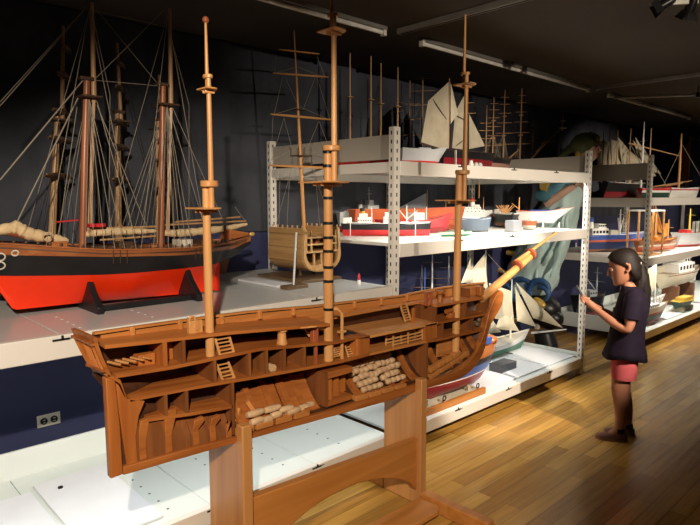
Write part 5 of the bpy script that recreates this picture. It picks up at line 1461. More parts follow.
# ================================================================== FIGUREHEAD STANDING IN THE GAP
FX = 5.72
fg = thing('ship_figurehead', 'tall carved figurehead of a woman in a sea-green robe leaning in the gap between racks', 'figurehead', (FX, 3.05, 0))
def fp(x, y, dx=0.0):
    p = atX(x, y, FX); return Vector((FX + dx, p.y, p.z))
def body_loft(rows, mat, name, folds=0.0, nf=9, n=40, seed=0.0):
    rings = []
    for i, (c, wy, wx_) in enumerate(rows):
        r = []
        for j in range(n):
            a = 2 * PI * j / n; k = 1 + folds * math.sin(nf * a + seed + i * 0.55) * (0.6 + 0.4 * math.sin(3 * a + i))
            r.append(c + Vector((math.cos(a) * wx_ * k, math.sin(a) * wy * k, 0)))
        rings.append(r)
    return MB().loft(rings).build(name, mat, fg, ang=70)
# robe, from the scrolled hem up to the shoulders
ctl = [((527, 292), 0.25, 0.20), ((530, 284), 0.275, 0.21), ((534, 268), 0.27, 0.21), ((541, 250), 0.265, 0.20), ((549, 232), 0.25, 0.19), ((557, 214), 0.215, 0.17), ((565, 196), 0.17, 0.15), ((572, 178), 0.16, 0.14), ((577, 166), 0.12, 0.11), ((579, 160), 0.055, 0.06)]
rows = []
for (a, wa, ua), (b, wb, ub) in zip(ctl, ctl[1:]):
    for k in range(4):
        t = k / 4; rows.append((fp(lerp(a[0], b[0], t), lerp(a[1], b[1], t)), lerp(wa, wb, t), lerp(ua, ub, t)))
body_loft(rows, 'robe', 'robe', 0.085, 11)
# swag folds crossing the robe
for k, pts in enumerate((((572, 206), (560, 222), (548, 248), (545, 280)), ((566, 224), (562, 246), (552, 262), (532, 272)), ((576, 214), (573, 236), (566, 256), (560, 276)), ((552, 226), (540, 246), (528, 262), (519, 280)))):
    Q = [fp(x, y, -0.17 - 0.02 * math.sin(i)) for i, (x, y) in enumerate(smooth_line(pts, 5))]
    MB().tube(Q, [0.012 + 0.018 * math.sin(PI * i / (len(Q) - 1)) for i in range(len(Q))], 8).build('robe_fold', 'robe', fg)
# blue scrolls at the hem
def scroll(cx, cy, r, a0, a1, w, mat='navyp', dx=-0.20):
    pts = []
    for i in range(15):
        a = math.radians(lerp(a0, a1, i / 14)); pts.append(fp(cx + r * math.cos(a), cy - r * math.sin(a) * 0.95, dx))
    return MB().tube(pts, [w * (0.6 + 0.4 * math.sin(PI * i / 14)) for i in range(15)], 10).build('hem_scroll', mat, fg)
scroll(513, 291, 9, -40, 190, 0.034); scroll(530, 290, 9, -200, 60, 0.036); scroll(531, 288, 11, 20, 175, 0.034); scroll(549, 288, 9.5, 0, 215, 0.036); scroll(551, 292, 7, -60, 120, 0.03); scroll(541, 296, 5, 150, 330, 0.026)
# black bulb base with gold leaf
for a, r, sc in (((538, 308), 0.20, (0.9, 1.25, 0.85)), ((549, 318), 0.13, (0.9, 1.2, 0.9)), ((512, 300), 0.16, (0.9, 1.0, 0.9))):
    MB().ball(fp(*a), r, 20, sc).build('base_bulb', 'satin', fg)
MB().tube([fp(543, 330), fp(548, 352), Vector((FX, 2.98, 0.0))], [0.10, 0.12, 0.16], 14).build('pedestal', 'black', fg)
for pts, w in ((((546, 296), (551, 300), (556, 304)), 0.045), (((505, 297), (509, 304), (507, 312)), 0.03), (((517, 314), (524, 318), (530, 316)), 0.025)):
    Q = [fp(x, y, -0.24) for x, y in smooth_line(pts, 4)]; MB().tube(Q, [w * (0.35 + 0.65 * math.sin(PI * (i + 0.7) / (len(Q) + 0.6))) for i in range(len(Q))], 8).build('gold_leaf', 'gold', fg)
# dark cloak at the back with gold trim
body_loft([(fp(514, 290, 0.12), 0.16, 0.12), (fp(518, 270, 0.12), 0.22, 0.12), (fp(524, 250, 0.12), 0.25, 0.12), (fp(535, 225, 0.12), 0.22, 0.12), (fp(548, 200, 0.10), 0.13, 0.1)], 'black', 'cloak', 0.06, 7)
for pts, w in ((((512, 252), (518, 253), (521, 256)), 0.028), (((503, 269), (508, 271), (511, 274)), 0.026)):
    Q = [fp(x, y, -0.09) for x, y in smooth_line(pts, 4)]; MB().tube(Q, w, 8).build('gold_trim', 'gold', fg)
# raised sleeve and forearm
MB().tube([fp(576, 176, -0.10), fp(568, 188, -0.2), fp(556, 195, -0.22), fp(549, 195, -0.22)], [0.07, 0.085, 0.085, 0.06], 14).build('sleeve', 'teal', fg)
MB().tube([fp(556, 186, -0.26), fp(562, 187, -0.26)], [0.06, 0.06], 12).build('cuff', 'gold', fg)
arm = MB().tube([fp(556, 203, -0.2), fp(566, 197, -0.22), fp(578, 190, -0.23), fp(586, 186, -0.23)], [0.045, 0.05, 0.04, 0.028], 12).build('forearm', 'statskin', fg)
hc = fp(588, 185, -0.23)
for k in range(4):
    a = math.radians(20 - 18 * k); d = Vector((0, -math.cos(a), math.sin(a)))
    MB().tube([hc + Vector((0.012 * (k - 1.5), 0, 0)), hc + Vector((0.012 * (k - 1.5), 0, 0)) + d * 0.05, hc + Vector((0.014 * (k - 1.5), 0, 0)) + d * 0.08 + Vector((-0.02, 0, -0.01))], [0.012, 0.011, 0.008], 8).build('finger', 'statskin', arm)
MB().tube([hc + Vector((-0.02, 0.01, 0)), hc + Vector((-0.045, -0.02, 0.03))], [0.012, 0.009], 8).build('thumb', 'statskin', arm)
# head facing right with olive bonnet
hp = fp(589, 149)
hd = MB().lathe([(0.0, -0.13), (0.035, -0.125), (0.075, -0.095), (0.095, -0.04), (0.10, 0.03), (0.09, 0.09), (0.05, 0.125), (0, 0.135)], hp, 18, sx=0.85, sy=0.95)
hd = hd.build('head', 'statskin', fg, ang=80)
MB().tube([hp + Vector((0, 0.03, -0.10)), fp(581, 162)], [0.05, 0.065], 12).build('neck', 'statskin', fg)
MB().tube([hp + Vector((0, -0.088, 0.03)), hp + Vector((0, -0.115, -0.015)), hp + Vector((0, -0.095, -0.03))], [0.010, 0.017, 0.012], 8).build('nose', 'statskin', hd)
for sx in (-1, 1):
    MB().ball(hp + Vector((sx * 0.035, -0.084, 0.02)), 0.012, 8).build('eye', 'dkwood', hd)
MB().ball(hp + Vector((0, -0.086, -0.06)), 0.018, 8, (1.2, 0.6, 0.5)).build('lips', 'red', hd)
bn = []
for i in range(11):
    t = i / 10; a = lerp(-0.5, 2.9, t)
    bn.append((hp + Vector((0, 0.11 * math.sin(a) - 0.035, 0.075 + 0.06 * math.cos(a))), 0.0))
MB().ball(hp + Vector((0, 0.045, 0.045)), 0.125, 16, (0.95, 1.1, 0.95)).build('bonnet', 'stathat', fg)
MB().tube([hp + Vector((0, -0.10, 0.095)), hp + Vector((0, -0.02, 0.13)), hp + Vector((0, 0.11, 0.07)), hp + Vector((0, 0.24, -0.02)), hp + Vector((0, 0.30, -0.06))], [0.02, 0.04, 0.05, 0.035, 0.012], 10).build('bonnet_brim', 'stathat', fg)
MB().tube([hp + Vector((-0.06, 0.07, 0.0)), hp + Vector((-0.07, 0.08, -0.08)), hp + Vector((-0.05, 0.07, -0.16))], [0.03, 0.03, 0.012], 8).build('hair_lock', 'gold', fg)
# small pink tag hanging by the end of the middle shelf
tg = thing('hanging_tag', 'small pink and white tag hanging at the slotted post below the middle shelf', 'tag', (5.06, 2.36, 1.22))
c = atY(577, 243, 2.40)
MB().box((c.x - 0.02, 2.40, c.z - 0.035), (c.x - 0.002, 2.403, c.z)).build('paper_tag', 'white', tg); MB().tube([(c.x - 0.01, 2.4015, c.z), (c.x + 0.01, 2.4, c.z + 0.03)], 0.002, 6).build('string', 'pink', tg)

# ================================================================== RIGHT RACK
G4, G5, G6 = 'models on the top shelf of the right rack', 'models on the middle shelf of the right rack', 'boats on the base deck of the right rack'
z4 = ZT2 + 0.001
YS4 = 2.85
s = Ship('schooner_model', 'sailing model crowded with drab sails behind the right rack end panel', (6.55, YS4), (7.75, YS4), z4, 0.22, 0.16, [(0.4, 'dkred'), (1, 'black')], 'dkwood', (0.15, 0.08), group=G4)
s.gunwale('white')
rx = lambda x, y: (atY(x, y, YS4).x - s.t.location.x, atY(x, y, YS4).z - s.t.location.z)
for px_, py_ in ((604, 130), (610, 128), (618, 130), (631, 128)): mast_at(s, px_, py_, YS4, 0.010, 'mast_tan')
for pts in ([(597, 140), (609, 141), (612, 168), (597, 168)], [(611, 139), (618, 142), (630, 165), (612, 167)], [(618, 137), (629, 150), (646, 165), (622, 166)], [(633, 140), (648, 158), (640, 162)], [(635, 137), (661, 174), (645, 170)], [(645, 158), (656, 176), (646, 178)]):
    s.sail([rx(*p) for p in pts], 'sailold', belly=0.04)
s = Ship('fishing_boat_model', 'red, white and dark boat model just right of the slotted post, top shelf', col(640, 2.62, 188), col(671, 2.42, 188), z4, 0.16, 0.10, [(0.55, 'dkgreen'), (0.8, 'white'), (1, 'red')], 'offwhite', (0.25, 0.06), (0.05, 0.02), group=G4)
s.gunwale('red'); mast_at(s, 648.5, 121, 2.56, 0.012, 'white', yards=((0.72, 0.06),)); mast_at(s, 652, 128, 2.56, 0.010, 'mast_tan'); s.spar((-0.1, 0, s.z(0) + 0.02), (0.5, 0, s.z(0) + 0.10), 0.008, 'mast_tan', 'boom')
s = Ship('dory_model', 'white boat model with red rail and tall pale mast, right rack top shelf', col(668, 2.60, 190), (8.35, 2.42), z4, 0.20, 0.11, [(0.8, 'white'), (0.93, 'red'), (1, 'white')], 'offwhite', (0.2, 0.08), (0.05, 0.03), group=G4)
s.gunwale('white'); mast_at(s, 685, 133, 2.50, 0.016, 'spar')
dx_ = lambda x, y: (atY(x, y, 2.5).x - s.t.location.x, 0.0, atY(x, y, 2.5).z - s.t.location.z)
s.spar(dx_(657, 141), dx_(684, 156), 0.010, 'mast_tan', 'gaff'); s.spar(dx_(684, 183), dx_(655, 192), 0.010, 'mast_tan', 'boom')
s.lines([(dx_(658, 142), dx_(668, 186)), (dx_(664, 144), dx_(676, 186)), (dx_(684, 140), dx_(696, 186)), (dx_(684, 150), dx_(674, 186))], 'line', 0.003)
for i, (x, h, m_) in enumerate(((8.0, 0.10, 'offwhite'), (8.3, 0.07, 'brown'), (8.6, 0.12, 'offwhite'))):
    s = Ship('workboat_model', ('cream workboat model behind the white boat, top shelf of the right rack', 'brown workboat model behind the white boat, top shelf of the right rack', 'cream workboat model with cabin at the far end of the right rack top shelf')[i], (x - 0.19, 3.24), (x + 0.06, 3.22), z4, 0.13, h + 0.03, [(0.4, 'dkred'), (1, m_)], 'plinth', group=G4)
    s.gunwale('white'); s.box('cabin', -0.06, 0.03, 0.04, 0, 0.08, 'offwhite'); s.windows(-0.06, 0.03, 0.0402, 0.045, 3, 0.016, 0.02)
    s.mast(0.06, 0.3, 0.008, 'mast_tan'); 
s = Ship('lugger_model', 'far lugger model with a tanned sail at the right edge, top shelf', (9.0, 2.9), (9.8, 2.9), z4, 0.2, 0.14, [(1, 'black')], 'plinth', group=G4)
s.gunwale('white'); s.mast(0.1, 0.75, 0.012, 'mast_tan'); zb = s.z(0); s.sail([(0.08, zb + 0.7), (-0.3, zb + 0.45), (-0.38, zb + 0.08), (0.08, zb + 0.08)], 'sailtan')

z5 = ZM2 + 0.001
s = Ship('ferry_model', 'blue ship model with red-orange stripe and white upperworks above the girl', (6.52, 3.06), (7.42, 2.72), z5, 0.22, 0.20, [(0.18, 'brown'), (0.60, 'dkblue'), (0.72, 'brick'), (1, 'blue')], 'ltgrey', (0.10, 0.04), (0.06, 0.03), group=G5, stern=0.8, full=0.2) if False else Ship('ferry_model', 'blue ship model with red-orange stripe and white upperworks above the girl', (6.52, 3.06), (7.42, 2.72), z5, 0.22, 0.20, [(0.18, 'brown'), (0.60, 'dkblue'), (0.72, 'brick'), (1, 'blue')], 'ltgrey', (0.10, 0.04), (0.06, 0.03), 0.8, 0.2, group=G5)
s.gunwale('white'); s.box('bridge_house', -0.40, -0.16, 0.085, 0, 0.085, 'white'); s.box('wheelhouse', -0.30, -0.18, 0.07, 0.085, 0.05, 'white'); s.windows(-0.40, -0.16, 0.0855, 0.03, 5, 0.03, 0.03); s.windows(-0.30, -0.18, 0.0705, 0.105, 4, 0.02, 0.02); s.funnel(-0.35, 0.12, 0.035, ('white', 'blue'), 0.085)
s.box('deck_cargo', -0.1, 0.02, 0.06, 0, 0.06, 'offwhite')
s.mast(0.10, 0.30, 0.012, 'white', yards=((0.55, 0.06), (0.8, 0.04))); s.spar((0.10, 0, s.z(0.1) + 0.03), (0.22, 0.06, s.z(0.1) + 0.20), 0.009, 'white', 'derrick'); s.spar((0.10, 0, s.z(0.1) + 0.03), (-0.0, -0.06, s.z(0.1) + 0.20), 0.009, 'white', 'derrick')
s = Ship('fishing_boat_model', 'brown fishing boat model poking out past the tall glass case, right rack', (6.90, 2.60), (7.72, 2.44), z5 + 0.012, 0.15, 0.12, [(0.45, 'brick'), (0.62, 'offwhite'), (1, 'mahog')], 'deckw', (0.18, 0.08), (0.05, 0.03), group=G5)
s.gunwale('mahog'); s.box('cuddy', -0.1, 0.0, 0.05, 0, 0.05, 'sailtan'); s.mast(-0.05, 0.33, 0.010, 'spar'); s.mast(0.22, 0.24, 0.010, 'spar', yards=((0.6, 0.06),))
zb = s.z(0); s.sail([(0.2, zb + 0.20), (0.2, zb + 0.05), (0.08, zb + 0.03), (0.14, zb + 0.2)], 'sailtan', belly=0.02)
# glass case frame around it
gc = thing('display_case', 'narrow wooden-framed glass display case beside the right slotted post', 'case', (7.0, 2.5, z5))
x0, x1, y0_, y1_, h_ = 6.70, 7.0, 2.36, 2.62, 0.475
MB().box((x0, y0_, z5), (x1, y1_, z5 + 0.011)).build('case_base', 'spar', gc)
for x in (x0, x1):
    for y in (y0_, y1_): MB().box((x - 0.009, y - 0.009, z5 + 0.0115), (x + 0.009, y + 0.009, z5 + h_)).build('case_post', 'sparx', gc)
for y in (y0_, y1_): MB().box((x0 - 0.009, y - 0.009, z5 + h_ + 0.0005), (x1 + 0.009, y + 0.009, z5 + h_ + 0.016)).build('case_rail', 'white', gc)
for x in (x0, x1): MB().box((x - 0.009, y0_ + 0.0095, z5 + h_ + 0.0005), (x + 0.009, y1_ - 0.0095, z5 + h_ + 0.016)).build('case_rail', 'white', gc)
MB().box((x0 + 0.01, y0_ - 0.002, z5 + 0.012), (x1 - 0.01, y0_ + 0.002, z5 + h_)).build('glass_pane', 'glass', gc)
MB().box((x0 - 0.002, y0_ + 0.01, z5 + 0.012), (x0 + 0.002, y1_ - 0.01, z5 + h_)).build('glass_pane', 'glass', gc)
YB5 = 2.86
s = Ship('lugger_model', 'brown-sailed lugger model between the glass case and grey boat, right rack', (7.72, YB5), (8.50, YB5), z5, 0.17, 0.13, [(0.45, 'brick'), (1, 'black')], 'deckw', (0.15, 0.08), (0.04, 0.03), group=G5)
s.gunwale('mahog'); zb = s.z(0); s.mast(-0.02, 0.45, 0.011, 'spar'); s.mast(0.14, 0.33, 0.009, 'spar')
s.sail([(0.03, zb + 0.40), (0.06, zb + 0.42), (0.40, zb + 0.02), (0.2, zb + 0.05)], 'sailtan', belly=0.05); s.sail([(-0.04, zb + 0.26), (-0.15, zb + 0.24), (-0.2, zb + 0.05), (-0.04, zb + 0.05)], 'sailtan', belly=0.04)
s.spar((0.03, 0, zb + 0.43), (0.42, 0, zb), 0.009, 'spar', 'gaff'); s.spar((-0.22, 0, zb + 0.2), (0.08, 0, zb + 0.31), 0.009, 'spar', 'boom')
s = Ship('trawler_model', 'grey boat model with red bottom and yellow mast at the right edge, middle shelf', col(676, 2.58, 240), (8.82, 2.45), z5, 0.22, 0.175, [(0.16, 'red'), (1, 'ltgrey')], 'brown', (0.22, 0.05), (0.12, 0.03), 0.7, 0.3, group=G5)
s.gunwale('ltgrey'); s.mast(-0.05, 0.32, 0.014, 'yellow', yards=((0.75, 0.06),)); s.box('winch_house', -0.2, -0.1, 0.06, 0, 0.05, 'red')
for x in (0.1, 0.2, 0.28): s.mast(x, 0.16, 0.008, 'dkgreen')
s = Ship('trawler_model', 'blue-grey boat model beyond the edge of the right rack, middle shelf', (9.0, 2.7), (9.9, 2.6), z5, 0.24, 0.18, [(0.2, 'red'), (1, 'grey')], 'brown', group=G5)
s.gunwale('white'); s.box('wheelhouse', -0.2, 0, 0.07, 0, 0.12, 'white'); s.mast(0.1, 0.3, 0.01, 'spar')

z6 = ZB - 0.003
s = Ship('dragger_model', 'dark hull model with grey masts in the shade low behind the girl', (6.50, 3.10), (7.05, 2.99), z6, 0.20, 0.27, [(0.3, 'dkred'), (1, 'black')], 'dkwood', (0.1, 0.08), group=G6)
s.gunwale('dkgrey'); s.mast(-0.12, 0.28, 0.012, 'grey', yards=((0.6, 0.08),)); s.mast(0.12, 0.34, 0.012, 'grey', yards=((0.5, 0.10), (0.8, 0.06))); s.box('wheelhouse', -0.08, 0.05, 0.06, 0, 0.08, 'grey'); s.spar((0.12, 0, s.z(0) + 0.05), (-0.05, 0.05, s.z(0) + 0.25), 0.008, 'ltgrey', 'derrick'); s.windows(-0.08, 0.05, 0.0605, 0.04, 3, 0.02, 0.02)
YL = 2.50
s = Ship('sloop_model', 'white and green sloop model with red keel behind the girl on the base deck', (6.58, 2.44), (7.38, 2.40), z6 + 0.02, 0.12, 0.17, [(0.14, 'red'), (0.55, 'dkgreen'), (0.66, 'red'), (1, 'white')], 'offwhite', (0.15, 0.06), (0.22, 0.03), 0.5, 0.4, 1.7, group=G6)
s.gunwale('brown'); s.box('cabin', -0.15, 0.1, 0.04, 0, 0.045, 'white'); s.windows(-0.15, 0.1, 0.0402, 0.02, 5, 0.02, 0.014); s.mast(0.05, 0.5, 0.008, 'white')
zb = s.z(0); s.sail([(0.04, zb + 0.50), (0.04, zb + 0.20), (-0.45, zb + 0.17), (-0.42, zb + 0.36)], 'sail', belly=0.03)
for k in range(3): s.lines([((0.05, 0, zb + 0.3), (0.34 - 0.1 * k, 0.05, zb + 0.02))], 'line', 0.003)
s.cradle((-0.2, 0.1), 0.02)
s = Ship('sloop_model', 'slim white hull model with red keel next to the green sloop, base deck', (6.90, 2.575), (7.75, 2.56), z6 + 0.02, 0.11, 0.19, [(0.14, 'red'), (1, 'white')], 'offwhite', (0.12, 0.05), (0.24, 0.03), 0.5, 0.4, 1.7, group=G6)
s.gunwale('ltgrey'); s.box('cabin', -0.1, 0.1, 0.04, 0, 0.03, 'ltgrey'); s.cradle((-0.2, 0.1), 0.02)
# cream sail panel of a larger boat
YJ = 2.76
s = Ship('catboat_model', 'catboat model with one broad cream sail low on the right rack', (6.9, YJ), (7.75, YJ), z6, 0.15, 0.2, [(0.4, 'brown'), (1, 'offwhite')], 'deckw', (0.1, 0.06), group=G6)
s.gunwale('brown'); s.mast(0.3, 0.6, 0.012, 'spar'); cx = lambda x, y: (atY(x, y, YJ).x - s.t.location.x, atY(x, y, YJ).z - s.t.location.z)
s.sail([cx(646, 268.5), cx(674, 263.5), cx(673, 285), cx(646, 291)], 'sail', belly=0.05); s.box('cuddy', -0.2, 0, 0.08, 0, 0.06, 'offwhite')
# big cream motor launch
s = Ship('motor_launch_model', 'big cream cabin launch model on the lower right, with white cabin and rail', (8.05, 2.72), (9.35, 2.66), z6 + 0.24, 0.30, 0.20, [(0.85, 'offwhite'), (0.92, 'brown'), (1, 'offwhite')], 'plinth', (0.12, 0.02), (0.1, 0.03), 0.8, 0.2, group=G6)
s.gunwale('brown'); s.box('cabin', -0.32, 0.22, 0.11, 0, 0.12, 'white'); s.windows(-0.32, 0.22, 0.1103, 0.04, 5, 0.05, 0.05); s.box('wheelhouse', -0.1, 0.15, 0.09, 0.12, 0.08, 'white', 0.02); s.windows(-0.1, 0.15, 0.0903, 0.14, 3, 0.05, 0.035)
for x in (-0.28, 0.25): s.put(MB().box((x - 0.03, -0.10, -0.24), (x + 0.03, 0.10, 0.012)), 'trestle', 'brown')
s = Ship('rowboat_model', 'green rowboat model with yellow thwarts on the right base deck', (7.80, 2.45), (8.40, 2.43), z6 + 0.05, 0.17, 0.085, [(1, 'dkgreen')], 'yellow', (0.15, 0.1), (0.05, 0.03), group=G6)
s.gunwale('yellow'); s.box('thwart', -0.12, 0.16, 0.06, 0.0, 0.045, 'yellow'); s.cradle((-0.25, 0.25), 0.02, 'sail')
for f in (-0.15, 0.15): s.put(MB().box((f - 0.02, -0.06, -0.05), (f + 0.02, 0.06, 0.012)), 'stand', 'sail')
board(7.3, 7.8, 2.36, 2.50, ZB, 'white board on the right base deck behind the girl', group='white boards lying on the base deck')

# ================================================================== GIRL
GX, GY = 3.835, 1.450
FD = Vector((-0.40, 0.915, 0)).normalized()            # the way she faces
SD = Vector((FD.y, -FD.x, 0))                           # her right-hand side
def g(f, s_, z): return Vector((GX, GY, 0)) + FD * f + SD * s_ + Vector((0, 0, z))
girl = thing('person', 'girl in a dark purple top and coral shorts looking down at a phone', 'person', (GX, GY, 0))


def skin_chain(name, verts, edges, radii, mat, parent, root=0, sub_=2):
    me = bpy.data.meshes.new(name); off = wloc(parent)
    me.from_pydata([tuple(Vector(v) - off) for v in verts], edges, [])
    me.materials.append(M[mat])
    o = bpy.data.objects.new(name, me); COL.objects.link(o); o.parent = parent
    sk = o.modifiers.new('skin', 'SKIN'); sk.use_smooth_shade = True
    lay = me.skin_vertices[0].data if me.skin_vertices else None
    if lay is None:
        import bmesh
        bm = bmesh.new(); bm.from_mesh(me); bm.verts.layers.skin.verify(); bm.to_mesh(me); bm.free(); lay = me.skin_vertices[0].data
    for i, r in enumerate(radii):
        lay[i].radius = r if isinstance(r, tuple) else (r, r); lay[i].use_root = (i == root)
    sd = o.modifiers.new('subdivision', 'SUBSURF'); sd.levels = sub_; sd.render_levels = sub_
    return o


V, Ed, Ra = [], [], []
def jv(p, r, parent=None):
    V.append(p); Ra.append(r); i = len(V) - 1
    if parent is not None: Ed.append((parent, i))
    return i
pel = jv(g(0.03, 0, 0.60), (0.085, 0.075))
bel = jv(g(0.022, 0, 0.70), (0.085, 0.07), pel); che = jv(g(0.0, 0, 0.83), (0.095, 0.075), bel); up_ = jv(g(0.005, 0, 0.935), (0.08, 0.055), che)
nk = jv(g(0.02, 0, 0.985), 0.038, up_); nk2 = jv(g(0.04, 0, 1.035), 0.036, nk)
HANDS = {}
for sd, off in ((1, 0.0), (-1, 0.0)):
    hip = jv(g(0.028, sd * 0.055, 0.555), 0.076, pel)
    kn = jv(g(0.034 + 0.02 * (sd < 0), sd * 0.055, 0.315), 0.053, hip); ca = jv(g(0.006 + 0.02 * (sd < 0), sd * 0.055, 0.22), 0.050, kn)
    an = jv(g(-0.01 + 0.05 * (sd < 0), sd * 0.055, 0.065), 0.033, ca); jv(g(0.05 + 0.05 * (sd < 0), sd * 0.06, 0.025), 0.026, an)
    sh = jv(g(0.0, sd * 0.118, 0.925), 0.043, up_)
    el = jv(g(0.02, sd * 0.155, 0.735), 0.033, sh)
    fa_ = jv(g(0.12, sd * 0.105, 0.785), 0.029, el); wr = jv(g(0.215, sd * 0.035, 0.845), 0.021, fa_)
    pm = jv(g(0.25, sd * 0.022, 0.868), (0.024, 0.016), wr); pe = jv(g(0.275, sd * 0.018, 0.885), (0.022, 0.013), pm)
    HANDS[sd] = (V[wr], V[pm], V[pe])
body = skin_chain('body', V, Ed, Ra, 'skin', girl)
# fingers curled round the phone
PH = g(0.300, 0.0, 0.925)
for sd in (1, -1):
    base = HANDS[sd][2]
    for k in range(4):
        st_ = base + Vector((0, 0, 0.016 - 0.010 * k)) + FD * (0.002 * k - 0.008) + SD * (sd * 0.006)
        ln_ = (0.9, 1.0, 0.95, 0.75)[k]
        a = st_ + FD * 0.022 * ln_ + SD * sd * 0.012 + Vector((0, 0, 0.012)); b = a + FD * 0.014 * ln_ - SD * sd * 0.006 + Vector((0, 0, 0.010)); c = b - SD * sd * 0.014 * ln_ + FD * 0.002
        skin_chain('finger', [st_ - FD * 0.02, st_, a, b, c], [(0, 1), (1, 2), (2, 3), (3, 4)], [0.007, 0.0068, 0.0064, 0.0058, 0.005], 'skin', girl, 0, 1)
    st_ = HANDS[sd][1] + Vector((0, 0, 0.012)) - SD * sd * 0.006
    skin_chain('thumb', [st_, st_ + FD * 0.018 + Vector((0, 0, 0.022)), st_ + FD * 0.036 + Vector((0, 0, 0.034)) - SD * sd * 0.006], [(0, 1), (1, 2)], [0.009, 0.0075, 0.006], 'skin', girl, 0, 1)
# head: tilted down, facing the phone
HC = g(0.060, 0, 1.122)
tilt = math.radians(16)
HF = (FD * math.cos(tilt) - Vector((0, 0, math.sin(tilt)))); HU = (Vector((0, 0, math.cos(tilt))) + FD * math.sin(tilt))
HS = 0.93
def h(f, s_, u): return HC + (HF * f + SD * s_ + HU * u) * HS
rings = []
prof = [(-0.118, 0.030, 0.022, 0.052), (-0.110, 0.042, 0.034, 0.047), (-0.094, 0.058, 0.050, 0.032), (-0.074, 0.068, 0.062, 0.022), (-0.05, 0.078, 0.070, 0.012), (-0.02, 0.087, 0.075, 0.004), (0.012, 0.092, 0.077, 0.0), (0.045, 0.092, 0.075, -0.004), (0.075, 0.082, 0.066, -0.006), (0.100, 0.058, 0.046, -0.008), (0.114, 0.028, 0.022, -0.008), (0.118, 0.006, 0.006, -0.008)]
for u, a, b, c in prof:
    r = []
    for j in range(28):
        t = 2 * PI * j / 28; f = math.cos(t); s_ = math.sin(t)
        ff = c + a * f
        if f > 0.55 and -0.03 < u < 0.03: ff -= 0.006 * (abs(s_) > 0.25)
        r.append(h(ff, b * s_, u))
    rings.append(r)
head = MB().loft(rings).build('head', 'skin', girl, ang=80)
ss = head.modifiers.new('subdivision', 'SUBSURF'); ss.levels = 1; ss.render_levels = 1
MB().tube([h(0.086, 0, 0.012), h(0.097, 0, -0.012), h(0.106, 0, -0.030), h(0.088, 0, -0.038)], [0.006, 0.009, 0.012, 0.007], 10).build('nose', 'skin', head)
MB().ball(h(0.082, 0, -0.061), 0.014, 10, (0.8, 0.8, 0.45)).build('upper_lip', 'lip', head); MB().ball(h(0.079, 0, -0.070), 0.012, 10, (0.8, 0.8, 0.45)).build('lower_lip', 'lip', head)
MB().ball(h(0.070, 0, -0.100), 0.020, 12).build('chin', 'skin', head)
for sd in (-1, 1):
    MB().ball(h(0.0735, sd * 0.033, 0.0), 0.0105, 10).build('eye', 'offwhite', head); MB().ball(h(0.0815, sd * 0.034, -0.002), 0.0046, 8).build('pupil', 'eye', head)
    MB().tube([h(0.083, sd * 0.019, 0.006), h(0.0835, sd * 0.034, 0.006), h(0.072, sd * 0.047, 0.002)], 0.0052, 8).build('eyelid', 'skin', head)
    MB().tube([h(0.090, sd * 0.014, 0.022), h(0.0865, sd * 0.034, 0.026), h(0.072, sd * 0.052, 0.020)], [0.0022, 0.0035, 0.002], 6).build('eyebrow', 'hair', head)
    MB().tube([h(-0.012, sd * 0.078, 0.012), h(-0.020, sd * 0.084, 0.022), h(-0.034, sd * 0.086, 0.012), h(-0.032, sd * 0.084, -0.012), h(-0.014, sd * 0.080, -0.030), h(-0.006, sd * 0.078, -0.022)], [0.006, 0.009, 0.010, 0.010, 0.009, 0.005], 8).build('ear', 'skin', head)
# hair cap swept back to a low side ponytail
rings = []
for u, a, b, c in [(-0.105, 0.036, 0.046, -0.052), (-0.08, 0.052, 0.066, -0.046), (-0.055, 0.066, 0.078, -0.038), (-0.025, 0.080, 0.086, -0.028), (0.005, 0.091, 0.087, -0.018), (0.030, 0.098, 0.086, -0.010), (0.055, 0.1015, 0.083, -0.005), (0.085, 0.091, 0.072, -0.006), (0.108, 0.068, 0.054, -0.008), (0.122, 0.036, 0.030, -0.008), (0.126, 0.006, 0.006, -0.008)]:
    r = []
    for j in range(40):
        t = 2 * PI * j / 40; k = 1 + 0.005 * math.sin(t * 20)
        f, s_ = c + a * math.cos(t) * k, b * math.sin(t) * k
        lim = pl([(-0.11, -0.05), (-0.03, -0.038), (0.0, -0.020), (0.02, 0.012), (0.045, 0.052), (0.062, 0.078), (0.085, 0.2)], u)
        if f > lim: s_ *= 1.0 if abs(s_) > b * 0.8 else 0.98; f = lim + 0.12 * (f - lim)
        r.append(h(f, s_, u))
    rings.append(r)
hair = MB().loft(rings).build('hair', 'hair', girl, ang=80)
tie = h(-0.098, 0.045, -0.012)
MB().tube([h(-0.062, 0.03, 0.01), h(-0.085, 0.04, 0.0), tie, tie - HF * 0.014 + Vector((0, 0, -0.02))], [0.05, 0.046, 0.030, 0.032], 14).build('hair_gather', 'hair', hair)
PT = [tie + Vector((0, 0, -0.004)), tie - FD * 0.012 + SD * 0.004 + Vector((0, 0, -0.07)), tie - FD * 0.018 + SD * 0.004 + Vector((0, 0, -0.16)), tie - FD * 0.020 + Vector((0, 0, -0.26)), tie - FD * 0.016 + Vector((0, 0, -0.35)), tie - FD * 0.010 + Vector((0, 0, -0.43))]
MB().tube(PT, [0.030, 0.048, 0.054, 0.050, 0.038, 0.010], 16).build('ponytail', 'hair', hair)
for k in range(9):
    a = k * 0.72; o_ = SD * 0.045 * math.cos(a) + FD * 0.045 * math.sin(a)
    MB().tube([PT[1] + o_ * .75, PT[2] + o_ * 1.06, PT[3] + o_, PT[4] + o_ * .75, PT[5] + o_ * 0.4 + Vector((0, 0, 0.02 - 0.02 * (k % 3)))], [0.010, 0.015, 0.014, 0.012, 0.003], 8).build('hair_strand', 'hair', hair)
tq = [tie + SD * (0.033 * math.cos(a)) + Vector((0, 0, 0.033 * math.sin(a))) - FD * 0.004 for a in [i * PI / 8 for i in range(17)]]
